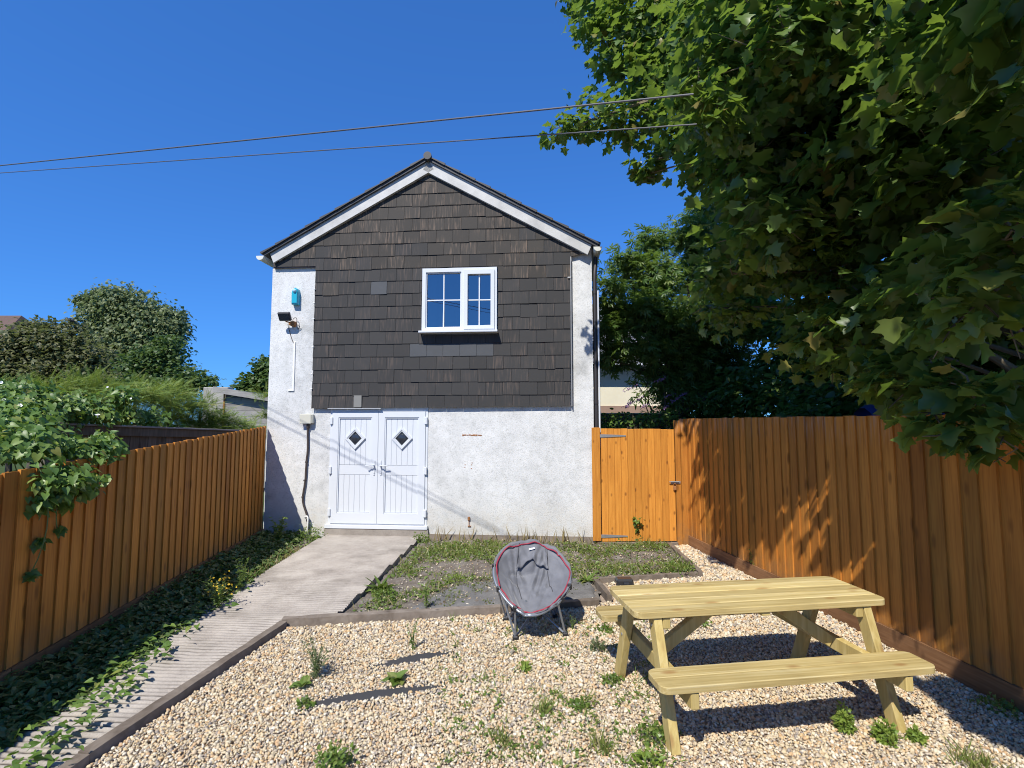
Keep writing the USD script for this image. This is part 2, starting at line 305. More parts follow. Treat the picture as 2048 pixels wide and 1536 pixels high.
def leaf_mat(name, stops, trans=.35, tcol=(.22, .34, .04), rough=.42, src='ge.fac', spec=.5):
    mat(name, {'ge': ('attribute', {'attribute': 'tone'}), 'oi': ('attribute', {'attribute': 'tone'}), 'r': ('rgb_ramp', {'ramp': stops}), 'p': ('principled_bsdf', {'roughness': rough, 'specular_ior_level': spec}),
        'tr': ('translucent_bsdf', {'color': tcol}), 'x': ('mix_closure', {'fac': trans})},
        [(src, 'r.fac'), ('r.color', 'p.base_color'), ('p.BSDF', 'x.closure1'), ('tr.BSDF', 'x.closure2')], surface='x.closure')
SYC = [(0, (.04, .082, .017)), (.5, (.066, .122, .025)), (.86, (.12, .19, .036)), (.93, (.15, .18, .035)), (1, (.22, .17, .05))]
leaf_mat('sycamore_leaf', SYC, .35, (.27, .41, .05), rough=.42, spec=.5); leaf_mat('sycamore_single', SYC, .35, (.27, .41, .05), rough=.42, spec=.5, src='ge.fac')
leaf_mat('elder_leaf', [(0, (.05, .10, .022)), (.6, (.08, .145, .03)), (1, (.16, .21, .05))], .36, (.26, .40, .06))
IVY = [(0, (.075, .145, .03)), (.6, (.13, .225, .045)), (.92, (.20, .29, .06)), (1, (.32, .30, .08))]
leaf_mat('vine_leaf', IVY, .35, (.22, .36, .05)); leaf_mat('vine_single', IVY, .35, (.22, .36, .05), src='ge.fac')
leaf_mat('cover_leaf', [(0, (.085, .14, .04)), (.7, (.13, .20, .055)), (1, (.22, .24, .085))], .3, (.10, .20, .03))
leaf_mat('conifer_leaf', [(0, (.09, .15, .03)), (.5, (.17, .26, .045)), (.85, (.26, .33, .06)), (1, (.34, .31, .09))], .3, (.34, .44, .07), rough=.6)
leaf_mat('far_birch', [(0, (.12, .16, .065)), (1, (.21, .25, .11))], .35, (.24, .32, .11), rough=.55)
leaf_mat('far_dusty', [(0, (.11, .13, .055)), (1, (.21, .20, .095))], .35, (.22, .26, .08), rough=.55)
leaf_mat('far_dark', [(0, (.055, .10, .03)), (1, (.105, .16, .045))], .3, (.16, .26, .05), rough=.5)
leaf_mat('weed_leaf', [(0, (.09, .155, .03)), (.7, (.15, .23, .045)), (1, (.24, .26, .075))], .35, (.25, .36, .05))
leaf_mat('weed_grey', [(0, (.08, .11, .05)), (1, (.14, .17, .08))], .35, (.22, .28, .10))
leaf_mat('lime_leaf', [(0, (.17, .27, .045)), (1, (.28, .36, .07))], .4, (.34, .42, .06))
leaf_mat('grass_blade', [(0, (.11, .17, .03)), (.5, (.20, .25, .055)), (.8, (.30, .29, .10)), (1, (.40, .33, .17))], .35, (.26, .32, .07))
leaf_mat('grass_dry', [(0, (.22, .17, .07)), (1, (.36, .28, .13))], .3, (.34, .28, .12))
leaf_mat('moss', [(0, (.08, .11, .03)), (.45, (.13, .16, .045)), (.7, (.16, .12, .07)), (1, (.12, .08, .055))], .3, (.2, .26, .05))

# ------------------------------------------------------------------ leaf shapes and foliage builders
def fan(rim, fold=.0, droop=.0):
    """leaf from a list of rim points (x along the leaf from its stalk, y across); the centre line sinks by fold, the tip by droop"""
    rim = np.array(rim, float); L = rim[:, 0].max()
    v = np.vstack([[.28 * L, 0], rim]); z = fold * np.abs(v[:, 1]) - droop * (np.maximum(v[:, 0], 0) / L) ** 2
    n = len(rim); f = [[0, 1 + i, 1 + (i + 1) % n] for i in range(n)]
    return np.c_[v, z], np.array(f)
half = [(.0, .05), (-.04, .22), (.03, .40), (.16, .34), (.24, .33), (.30, .47), (.47, .66), (.50, .50), (.60, .38), (.60, .24), (.72, .30), (.80, .20)]
LOBED = fan([(0, 0)] + half + [(1.0, 0)] + [(x, -y) for x, y in half[::-1]], .18, .22)
half = [(-.05, .20), (.02, .46), (.20, .35), (.50, .70), (.57, .36), (.68, .27), (.78, .30)]
LOBED_SMALL = fan([(0, 0)] + half + [(1.0, 0)] + [(x, -y) for x, y in half[::-1]], .22, .30)
half = [(.02, .16), (.22, .33), (.55, .28), (.82, .13)]
OVATE = fan([(0, 0)] + half + [(1.0, 0)] + [(x, -y) for x, y in half[::-1]], .25, .2)
half = [(-.16, .14), (-.20, .30), (-.02, .42), (.3, .36), (.62, .2)]
HEART = fan([(0, 0)] + half + [(1.0, 0)] + [(x, -y) for x, y in half[::-1]], .22, .2)
half = [(.1, .09), (.5, .13), (.85, .06)]
LANCE = fan([(0, 0)] + half + [(1.0, 0)] + [(x, -y) for x, y in half[::-1]], .2, .25)
def compound(k=5):
    v, f, n = [], [], 0
    for i in range(k):
        a = (i - (k - 1) / 2) * 1.15 / ((k - 1) / 2) if k > 1 else 0
        b = .35 + .15 * math.cos(a * 1.3); x0 = .42 * (1 - abs(a) / 1.2)
        lv, lf = LANCE; c, s = math.cos(a), math.sin(a)
        w = lv * [.58 + .1 * math.cos(a), .75, .8]; v.append(np.c_[x0 + w[:, 0] * c - w[:, 1] * s, w[:, 0] * s + w[:, 1] * c, w[:, 2]]); f.append(lf + n); n += len(lv)
    return np.vstack(v), np.vstack(f)
PINNATE = compound(5)
def frond():
    v, f = [], []
    for i in range(9):
        x = .1 + .1 * i; L = .30 * (1 - .07 * i)
        for s in (-1, 1):
            n = len(v); v += [(x - .022, 0, 0), (x + .022, 0, 0), (x + L * .8, s * L * .62, -.04)]; f.append((n, n + 1, n + 2))
    n = len(v); v += [(0, -.012, 0), (0, .012, 0), (1.12, 0, -.05)]; f.append((n, n + 1, n + 2))
    return np.array(v, float), np.array(f)
FROND = frond()
BLADE = (np.array([(0, -.035, 0), (0, .035, 0), (.5, -.03, 0), (.5, .03, 0), (1.0, 0, -.12)], float), np.array([(0, 2, 1), (1, 2, 3), (2, 4, 3)]))
TUFT = (np.array([(0, -.3, 0), (.35, .3, .1), (.0, .3, -.1), (.5, -.25, .12), (.62, .12, 0.02), (1.0, -.05, -.1), (.55, .5, .06)], float), np.array([(0, 1, 2), (0, 3, 1), (1, 3, 5), (4, 6, 2)]))

def frames(d, nrm, rng=None):
    """rotation matrices whose x runs along d and z close to nrm"""
    d = d / (np.linalg.norm(d, axis=1, keepdims=True) + 1e-9)
    y = np.cross(nrm, d); y /= np.linalg.norm(y, axis=1, keepdims=True) + 1e-9
    return np.stack([d, y, np.cross(d, y)], -1)

TONE = np.random.default_rng(99)
def spread(proto, pos, R, s):
    v, f = proto; n = len(pos)
    s = np.broadcast_to(np.asarray(s, float), (n,))
    V = np.einsum('nij,kj->nki', R, v) * s[:, None, None] + pos[:, None]
    F = f[None] + (np.arange(n) * len(v))[:, None, None]
    return V.reshape(-1, 3), F.reshape(-1, 3), np.repeat(TONE.random(n), len(v))

def join(parts):
    vs, fs, n = [], [], 0
    for v, f, t in parts: vs.append(v); fs.append(f + n); n += len(v)
    return np.vstack(vs), np.vstack(fs), np.concatenate([p[2] for p in parts])

def unit(a): return a / (np.linalg.norm(a, axis=-1, keepdims=True) + 1e-9)

def lobe_leaves(rng, c, r, n, per=6, spread_r=.16, outward=.6, droop=.35, squash=(1, 1, .8), shell=.55, flat=.55, tilt=.52):
    """leaf positions and headings in one lobe of a crown: twigs towards its rim, each with a few leaves around it"""
    k = max(1, int(n / per)); c = np.asarray(c, float)
    dr = unit(rng.normal(size=(k, 3))); rad = r * (shell + (1 - shell) * rng.random(k) ** .6) * rng.choice([1, .65, .35], k, p=[.62, .25, .13])
    tip = c + dr * rad[:, None] * squash
    P = np.repeat(tip, per, 0) + np.clip(rng.normal(size=(k * per, 3)), -1.7, 1.7) * spread_r * [1, 1, flat]
    out = unit(P - c) * outward + rng.normal(size=P.shape) * .55; out[:, 2] = out[:, 2] * .5 - droop
    nrm = np.tile([0, 0, 1.], (len(P), 1)) + rng.normal(size=P.shape) * tilt + unit(P - c) * .40 * tilt / .52
    return P, out, nrm

def foliage(parent, name, mat_name, proto, P, D, N, size, rng, smin=.7, smax=1.25, label=None, single=0, single_mat=None, single_name='leaf'):
    s = size * rng.uniform(smin, smax, len(P)); R = frames(D, N)
    if single:
        near = np.argsort(-(s / np.linalg.norm(P - EYE, axis=1)) * inview(P))[:single]
        for i in near:
            obj(single_name, spread(proto, P[i:i + 1], R[i:i + 1], s[i:i + 1]), single_mat, parent, smooth=True)
        keep = np.ones(len(P), bool); keep[near] = False; P, R, s = P[keep], R[keep], s[keep]
    return obj(name, spread(proto, P, R, s), mat_name, parent, label, kind='stuff', smooth=proto is not FROND)

def inview(P):
    q = P - EYE; c, s = math.cos(PITCH), math.sin(PITCH); z = q[:, 1] * c + q[:, 2] * s
    u = q[:, 0] / z; v = (-q[:, 1] * s + q[:, 2] * c) / z
    return (z > .3) & (np.abs(u) < 1.03) & (np.abs(v) < .78)

# ------------------------------------------------------------------ the ground
def sheet(name, pts, z, mat_name, parent=None, **kw):
    from trimesh.creation import triangulate_polygon
    v, f = triangulate_polygon(Polygon(pts), engine='earcut'); v = np.c_[v, np.full(len(v), z)]
    a = np.cross(v[f[:, 1]] - v[f[:, 0]], v[f[:, 2]] - v[f[:, 0]])[:, 2]; f = np.where(a[:, None] < 0, f[:, ::-1], f)
    return obj(name, (v, f), mat_name, parent, kind='structure', **kw)

def relief(name, poly, mat_name, zfun, step, ystep=None, tone=None, sink=0., **kw):
    """gridded sheet over a polygon with height zfun(x, y)"""
    poly = Polygon(poly); x0, y0, x1, y1 = poly.bounds
    nx, ny = int((x1 - x0) / step) + 2, int((y1 - y0) / (ystep or step)) + 2
    X, Yy = np.meshgrid(np.linspace(x0, x1, nx), np.linspace(y0, y1, ny), indexing='ij')
    from shapely import contains_xy
    inside = contains_xy(poly.buffer(step * .7), X, Yy)
    V = np.c_[X.ravel(), Yy.ravel(), zfun(X.ravel(), Yy.ravel())]
    if sink:                                                       # the rim dips into the ground
        import shapely
        V[:, 2] -= sink * np.clip(1 - shapely.distance(poly.exterior, shapely.points(V[:, 0], V[:, 1])) / .07, 0, 1)
    i, j = np.meshgrid(np.arange(nx - 1), np.arange(ny - 1), indexing='ij')
    q = np.stack([i * ny + j, (i + 1) * ny + j, (i + 1) * ny + j + 1, i * ny + j + 1], -1).reshape(-1, 4)
    q = q[inside.ravel()[q].all(1)]
    used, inv = np.unique(q, return_inverse=True)
    m = (V[used], inv.reshape(-1, 4)) + ((tone(V[used][:, 0], V[used][:, 1]),) if tone else ())
    return obj(name, m, mat_name, kind='structure', smooth=True, **kw)

from meshkit import fbm
def nz(x, y, sc, seed=0, o=4): return fbm(np.stack([np.asarray(x) * sc, np.asarray(y) * sc, np.zeros_like(np.asarray(x, float))], -1), o, seed) - .5

sheet('ground', [(-250, -60), (250, -60), (250, 400), (-250, 400)], -.06, 'ground_soil')
# fence lines
def left_x(y): return -4.12 + (8.42 - y) * .112
def right_x(y): return 2.77 + (8.0 - y) * .1347
KERB = [(-2.62, 1.6), (-2.13, 4.81), (-.12, 5.18), (.93, 5.47)]
gravel = sheet('gravel_bed', [(-2.62, -9), (-2.62, 1.6), (-2.13, 4.81), (.93, 5.47), (1.06, 6.12), (2.33, 6.41), (2.42, 7.98), (right_x(8.0), 7.98), (right_x(.2), .2), (right_x(.2), -9)], -.012, 'gravel_base')
RAMP = [(-2.62, 1.2), (-2.20, 4.75), (-1.74, 5.11), (-1.50, 8.02), (-1.5, 8.2), (-3.0, 8.32), (-2.87, 4.98), (-2.70, 2.91), (-2.72, 1.2)]
RAMP = [(-2.60, 1.2), (-2.17, 4.85), (-1.70, 5.02), (-1.47, 7.98), (-1.47, 8.22), (-3.02, 8.34), (-3.04, 5.4), (-3.02, 4.0), (-3.05, 1.2)]
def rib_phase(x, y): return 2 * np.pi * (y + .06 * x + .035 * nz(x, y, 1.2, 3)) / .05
def ramp_z(x, y):
    fade = np.clip((7.8 - y) / 1.2, 0, 1) * .85 + .15
    return .022 + .0125 * np.clip(y - 3, 0, 5) + fade * .006 * np.sin(rib_phase(x, y)) * (.6 + .8 * np.clip(nz(x, y, 6, 5) + .5, 0, 1)) + .012 * nz(x, y, 9, 2)
def ramp_shade_dirt(x, y):                                               # groove shade painted as dark stripes between the ribs, plus scattered dirt blotches
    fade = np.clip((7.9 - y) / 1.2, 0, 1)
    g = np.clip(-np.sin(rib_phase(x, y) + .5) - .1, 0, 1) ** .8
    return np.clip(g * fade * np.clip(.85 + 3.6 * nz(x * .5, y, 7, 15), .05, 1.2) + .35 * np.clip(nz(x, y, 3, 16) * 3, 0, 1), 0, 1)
relief('ribbed_path', RAMP, 'ramp_ribs', ramp_z, .04, .0064, tone=ramp_shade_dirt)
def ramp_skirt():
    b = MB(); pts = [(-2.13, 4.88), (-1.70, 5.02), (-1.47, 7.98), (-1.47, 8.2)]
    for (x0, y0), (x1, y1) in zip(pts, pts[1:]):
        b.add([(x0, y0, -.05), (x1, y1, -.05), (x1, y1, ramp_z(np.array([x1]), np.array([y1]))[0] - .004), (x0, y0, ramp_z(np.array([x0]), np.array([y0]))[0] - .004)], [[0, 1, 2, 3]])
    return b.get()
obj('path_edge', ramp_skirt(), 'ramp_concrete', kind='structure')
def patch_z(x, y): return .012 + .05 * nz(x, y, 2.2, 8) + .05 * nz(x, y, 11, 9) + .012 * np.clip((y - 6.5) / 1.5, 0, 1)
relief('soil_patch', [(-1.67, 5.0), (-1.45, 8.25), (-1.3, 8.2), (1.2, 7.98), (1.3, 7.98), (1.35, 8.0), (2.42, 8.0), (2.33, 6.45), (1.0, 6.2), (.95, 5.5), (-.12, 5.2)], 'patch_soil', patch_z, .035)
relief('concrete_slab', [(-1.15, 5.12), (-.7, 6.0), (.2, 6.35), (1.0, 6.15), (.95, 5.53), (-.12, 5.24)], 'slab_concrete', lambda x, y: .030 + .05 * nz(x, y, 3, 4) + .02 * nz(x, y, 20, 5), .03, sink=.06)
def verge_z(x, y): return .02 + .06 * np.clip(-2.95 - x, 0, 1) + .05 * nz(x, y, 2.5, 6) + .03 * nz(x, y, 12, 7)
relief('soil_verge', [(-2.98, 1.2), (-2.98, 8.3), (-4.1, 8.4), (-4.2, 8.4), (-3.3, 1.2)], 'patch_soil', verge_z, .05)
sheet('neighbour_lawn', [(-30, 1), (-4.4, 1), (-4.4, 9), (-4.4, 60), (-30, 60)], -.03, 'lawn')

# gravel stones
def stone_proto(rng):
    m = trimesh.creation.icosphere(subdivisions=0); v = np.array(m.vertices) * rng.uniform(.72, 1.15, (len(m.vertices), 1))
    v *= [1, rng.uniform(.65, .95), rng.uniform(.42, .62)]
    return v, np.array(m.faces)
def stones():
    rng = np.random.default_rng(11); from shapely import contains_xy
    bed = Polygon([(-2.48, 1.4), (-2.345, 2.95), (-2.075, 4.80), (-.12, 5.13), (.9, 5.42), (1.1, 5.5), (1.12, 6.08), (2.36, 6.36), (2.44, 7.93), (right_x(7.93) - .05, 7.93), (right_x(1.4) - .05, 1.4)])
    P = []
    for (y0, y1, cell) in ((1.9, 3.3, .0134), (3.3, 4.6, .0145), (4.6, 6.0, .018), (6.0, 8.25, .023)):
        xs = np.arange(-2.5, 3.7, cell); ys = np.arange(y0, y1, cell); X, Yv = np.meshgrid(xs, ys)
        X = X.ravel() + rng.normal(0, cell * .4, X.size); Yv = Yv.ravel() + rng.normal(0, cell * .4, X.size)
        ok = contains_xy(bed, X, Yv) & (np.abs(X / Yv) < 1.06)
        P.append(np.c_[X[ok], Yv[ok], np.full(ok.sum(), cell)])
    P = np.vstack(P); n = len(P)
    hole = np.zeros(n, bool)                                       # two slits where the sheet below shows
    for (ax, ay, bx, by, w) in SLITS:
        d = np.array([bx - ax, by - ay]); L = np.linalg.norm(d); d /= L
        q = P[:, :2] - [ax, ay]; t = q @ d / L; dist = np.abs(q @ [-d[1], d[0]])
        hole |= (t > 0) & (t < 1) & (dist < w * (np.sin(np.clip(t, 0, 1) * np.pi) ** .8) * (.75 + .5 * nz(P[:, 0], P[:, 1], 9, 3)) + .004)
    P = P[~hole]; n = len(P)
    s = P[:, 2] * rng.choice([.55, .72, .9, 1.2, 1.5], n, p=[.3, .32, .22, .12, .04])
    z = -.007 + rng.random(n) * .013 + .014 * nz(P[:, 0], P[:, 1], 2.2, 21)
    pos = np.c_[P[:, :2], z]
    a = unit(rng.normal(size=(n, 3))); q = unit(np.c_[rng.normal(size=(n, 2)) * .75, np.ones(n)])
    R = frames(np.cross(q, a), q)
    protos = [stone_proto(rng) for _ in range(6)]
    parts, which = [], rng.integers(0, 6, n)
    near = np.argsort(-s / np.linalg.norm(pos - EYE, axis=1) * inview(pos))[:300]
    for i in near:
        obj('stone', spread(protos[which[i]], pos[i:i + 1], R[i:i + 1], s[i:i + 1] * 1.05), 'stone_single', gravel, smooth=True)
    rest = np.ones(n, bool); rest[near] = False
    for k in range(6):
        m = rest & (which == k); parts.append(spread(protos[k], pos[m], R[m], s[m]))
    obj('loose_stones', join(parts), 'stones', gravel, kind='stuff', smooth=True)
SLITS = [(-1.10, 4.06, -.46, 4.32, .05), (-1.42, 3.52, -.50, 3.78, .055)]
stones()
for (ax, ay, bx, by, w), where in zip(SLITS, ('upper', 'lower')):
    d = np.array([bx - ax, by - ay]); n_ = np.array([-d[1], d[0]]) / np.linalg.norm(d); p = lambda t, o: (ax + d[0] * t + n_[0] * o, ay + d[1] * t + n_[1] * o)
    ts = np.linspace(-.05, 1.05, 12); V, F = [], []
    for i, t in enumerate(ts):
        for o in (-.11, -.04, .04, .11):
            V.append((*p(t, o), -.006 + .016 * math.exp(-((o - .045) / .03) ** 2) * math.sin(max(0, min(1, t)) * math.pi) - (.004 if abs(o) > .1 else 0)))
    for i in range(11):
        for j in range(3): F.append((i * 4 + j, (i + 1) * 4 + j, (i + 1) * 4 + j + 1, i * 4 + j + 1))
    obj('weed_membrane', (np.array(V), np.array(F)), 'membrane', label=f'dark slit of bare weed sheet in the gravel, {where} of two', cat='sheet', smooth=True)

# ------------------------------------------------------------------ the house
YAW = math.radians(-4.5)
A = np.array([math.cos(YAW), math.sin(YAW), 0]); NRM = np.array([math.sin(YAW), -math.cos(YAW), 0]); H0 = np.array([-1.34, 8.2, 0])
def FR(v): v = np.asarray(v, float); return H0 + v[:, 0:1] * A + v[:, 1:2] * [0, 0, 1] + v[:, 2:3] * NRM     # (along, up, out)
house = thing('white_house', 'white rendered two storey house with dark shingled gable and white double doors', 'house')
SL, SR, EAVE, APX, APZ = -2.78, 2.65, 4.78, -.055, 6.30
gable = Polygon([(SL, -.1), (SR, -.1), (SR, EAVE + .06), (APX, APZ - .08), (SL, EAVE + .06)])
win = sbox(-.12, 3.40, 1.09, 4.43); doorhole = sbox(-1.68, .21, -.03, 2.16)
lower = gable.difference(win).difference(doorhole)
obj('front_wall', MB().prism(lower, FR, -.28, 0).get(), 'render_wall', house)
pts = [(SL, -.1, -.28), (SL, -.1, -7.5), (SR, -.1, -7.5), (SR, -.1, -.28)]
b = MB(); b.box((SL, -.1, -7.5), (SL + .28, EAVE + .03, -.283), FR); obj('side_wall', b.get(), 'render_wall', house)
b = MB(); b.box((SR - .28, -.1, -7.5), (SR, EAVE + .03, -.283), FR); obj('side_wall', b.get(), 'render_wall', house)
obj('rear_wall', MB().prism(gable, FR, -7.78, -7.503).get(), 'render_wall', house)
# plinth strip
obj('plinth', MB().box((.0, -.1, .003), (SR - .01, .115, .012), FR).get(), 'edging_wood', house)
# rooms behind the glass
obj('room', MB().add(FR([(-1.2, 2.6, -2.6), (2.2, 2.6, -2.6), (2.2, 4.9, -2.6), (-1.2, 4.9, -2.6), (-1.2, 2.6, -.29), (2.2, 2.6, -.29), (2.2, 4.9, -.29), (-1.2, 4.9, -.29)]),
    [[0, 1, 2, 3], [4, 5, 1, 0], [3, 2, 6, 7], [0, 3, 7, 4], [1, 5, 6, 2]]).get(), 'interior', house)

# roof: two slopes with slate courses at the verge, bargeboards, ridge
sl = (APZ - EAVE) / (APX - SL); srr = (APZ - EAVE) / (SR - APX)
def slope_frame(side):
    e = np.array([SL - .09, EAVE - .09 * sl]) if side < 0 else np.array([SR + .09, EAVE - .09 * srr])
    a = np.array([APX, APZ]); u = a - e; L = np.linalg.norm(u); u /= L; nn = np.array([-u[1], u[0]]) * (1 if side < 0 else -1)
    def fr(v):
        v = np.asarray(v, float); q = e + v[:, 0:1] * u + v[:, 1:2] * nn
        return FR(np.c_[q, v[:, 2]])
    return fr, L
for side in (-1, 1):
    fr, L = slope_frame(side)
    slab = obj('roof', MB().box((0, -.02, -7.9), (L, .02, .155), fr).get(), 'slate', house)
    n = 11
    for k in range(n):                                             # verge slates, each course lapping the one below
        x0 = k * L / n - .02; x1 = (k + 1) * L / n + .05
        b = MB(); v = np.array([(x0, .021, -1.0), (x1, .006 + .021, -1.0), (x1, .033, -1.0), (x0, .058, -1.0), (x0, .021, .182), (x1, .027, .179), (x1, .033, .179), (x0, .058, .182)])
        b.add(fr(v), [[0, 1, 2, 3], [4, 7, 6, 5], [0, 4, 5, 1], [3, 2, 6, 7], [0, 3, 7, 4], [1, 5, 6, 2]])
        obj('slate', b.get(), 'slate', slab)
    bb = MB().prism(Polygon([(.08, -.19), (.10, -.022), (L - .002, -.022), (L - .002, -.19)]), fr, .085, .115).get()
    board = obj('bargeboard', bb, 'barge_white', house)
    obj('soffit', MB().prism(Polygon([(.16, -.19), (.16, -.174), (L - .03, -.174), (L - .03, -.19)]), fr, .004, .084).get(), 'barge_white', house)
obj('ridge_tile', MB().tube(FR([(APX, APZ + .035, -7.9), (APX, APZ + .035, .18)]), .06, 12).tube(FR([(APX, APZ + .035, .15), (APX, APZ + .035, .20)]), .068, 12).get(), 'slate', house)
def gutter(s, side, name='gutter'):
    an = np.linspace(0, np.pi, 9); ro, ri = .068, .058; zt = 4.705
    prof = Polygon([(s - ro * math.cos(t), zt - ro * math.sin(t) * 1.05) for t in an] + [(s + ri * math.cos(t), zt - ri * math.sin(t)) for t in an])
    b = MB().prism(prof, FR, -7.8, .17)
    b.prism(Polygon([(s - ro * math.cos(t), zt - ro * math.sin(t) * 1.05) for t in an]), FR, .17, .182)
    return obj(name, b.get(), 'gutter_cream', house)
gutter(SL - .13, -1); gutter(SR + .085, 1)
b = MB().tube(FR([(SR + .07, 4.62, -.10), (SR + .07, 4.5, -.10), (SR + .055, 4.36, -.08), (SR + .05, 4.22, -.08), (SR + .05, 1.2, -.08), (SR + .05, 0, -.08)]), .036, 10)
for z in (4.0, 3.1, 2.2, 1.0): b.tube(FR([(SR + .05, z, -.08), (SR + .05, z + .06, -.08)]), .045, 10)
obj('downpipe', b.get(), 'pipe_black', house, smooth=30)
obj('overflow_pipe', MB().tube(FR([(SR + .10, 4.05, -.05), (SR + .10, 1.5, -.05)]), .014, 8).get(), 'upvc', house)

# shingles
STEP, TW = .2125, .277
tile_area = Polygon([(-1.99, 2.13), (2.28, 2.165), (2.295, 4.595), (2.62, 4.66), (APX, APZ - .14), (-2.74, 4.66), (-2.74, 4.545), (-1.99, 4.545)]).difference(sbox(-.155, 3.335, 1.12, 4.455))
rng = np.random.default_rng(3)
slant = lambda s: .0075 * (s + 2) * 1.0
for k in range(20):
    z0 = 2.133 + STEP * k
    off = (.5 if k % 2 else 0) * TW + rng.normal(0, .012)
    for i in range(-4, 20):
        s0 = -1.99 - 3 * TW + i * TW + off; s1 = s0 + TW - .0045
        dz = rng.normal(0, .0014) + (rng.random() < .04) * -.012; tl = rng.normal(0, .0011)
        q = Polygon([(s0, z0 + dz - tl), (s1, z0 + dz + tl), (s1, z0 + STEP + .03), (s0, z0 + STEP + .03)]).intersection(tile_area)
        if q.is_empty or q.area < .0025: continue
        if q.geom_type != 'Polygon': q = max(q.geoms, key=lambda g: g.area)
        ma = trimesh.creation.extrude_polygon(q.simplify(.001), .008, engine='earcut'); v = np.array(ma.vertices)
        v[:, 2] += .046 + .010 * (z0 + STEP - v[:, 1]) / STEP + rng.normal(0, .0012) + rng.normal(0, .002) * (v[:, 0] - s0) / TW
        u = rng.random(); zc = z0 + .1; sc = (s0 + s1) / 2
        mname = 'shingle_high' if zc > 4.5 + .5 * rng.normal() * .6 else 'shingle_low'
        if abs(sc - .38) < .62 and abs(zc - 3.05) < .12 and k == 4: mname = 'shingle_grey'
        if abs(sc + .95) < .14 and k == 9: mname = 'shingle_grey'
        obj('shingle', (FR(v), np.asarray(ma.faces)), mname, house)
obj('shingle_patch', MB().box((-1.26, 2.15, .074), (-1.13, 2.345, .082), FR).get(), 'shingle_pale', house, label='small pale grey repair slip above the left door')
obj('batten', MB().box((-2.74, 4.53, .002), (-2.0, 4.548, .045), FR).box((-1.98, 2.16, .002), (-1.95, 4.5, .045), FR).box((2.24, 2.19, .002), (2.272, 4.5, .045), FR).box((-1.9, 2.185, .002), (2.2, 2.21, .05), FR).get(), 'dark_trim', house)
obj('drip_trim', MB().box((-1.70, 2.124, .04), (-.80, 2.132, .082), FR).get(), 'upvc', house)
obj('side_trim', MB().box((2.296, 2.16, .0), (2.312, 4.59, .072), FR).get(), 'zinc', house)
for z in (4.13, 3.63, 3.15, 2.7, 2.45, 3.9): obj('tile_clip', MB().box((-2.005, z, .05), (-1.975, z + .016, .085), FR, .003).get(), 'white_paint', house)
obj('tile_clip', MB().box((2.255, 4.24, .07), (2.31, 4.252, .082), FR, .002).get(), 'white_paint', house)

# window
W = obj('window', MB().prism(sbox(-.135, 3.385, 1.105, 4.44).difference(sbox(-.075, 3.445, .515, 4.375)).difference(sbox(.585, 3.445, 1.045, 4.375)), FR, -.02, .105).get(), 'upvc', house)
# opening sash stands proud
obj('sash', MB().prism(sbox(.562, 3.415, 1.068, 4.395).difference(sbox(.625, 3.475, 1.005, 4.325)), FR, .105, .128).prism(sbox(.586, 3.446, 1.044, 4.374).difference(sbox(.626, 3.476, 1.004, 4.324)), FR, .03, .104).get(), 'upvc', W)
obj('bead', MB().prism(sbox(-.074, 3.446, .514, 4.374).difference(sbox(-.058, 3.462, .498, 4.358)), FR, .03, .085).get(), 'upvc', W)
for (s0, s1, z0, z1, dd) in ((-.074, .514, 3.446, 4.374, .055), (.60, 1.03, 3.45, 4.35, .075)):
    obj('pane', MB().add(FR([(s0, z0, dd), (s1, z0, dd), (s1, z1, dd), (s0, z1, dd)]), [[0, 1, 2, 3]]).get(), 'pane_glass', W)
    sm, zm = (s0 + s1) / 2, (z0 + z1) / 2
    obj('glazing_bar', MB().box((sm - .010, z0 + .006, dd + .004), (sm + .010, z1 - .006, dd + .014), FR).box((s0 + .006, zm - .010, dd + .0045), (sm - .011, zm + .010, dd + .0145), FR).box((sm + .011, zm - .010, dd + .0045), (s1 - .006, zm + .010, dd + .0145), FR).get(), 'upvc', W)
obj('sill', MB().box((-.165, 3.352, -.02), (1.125, 3.384, .205), FR, .004).get(), 'upvc', W)
obj('curtain', MB().add(FR([(-.075, 3.42, -.20), (.02, 3.42, -.22), (.02, 4.42, -.22), (-.075, 4.42, -.20)]), [[0, 1, 2, 3]]).get(), 'interior', W)

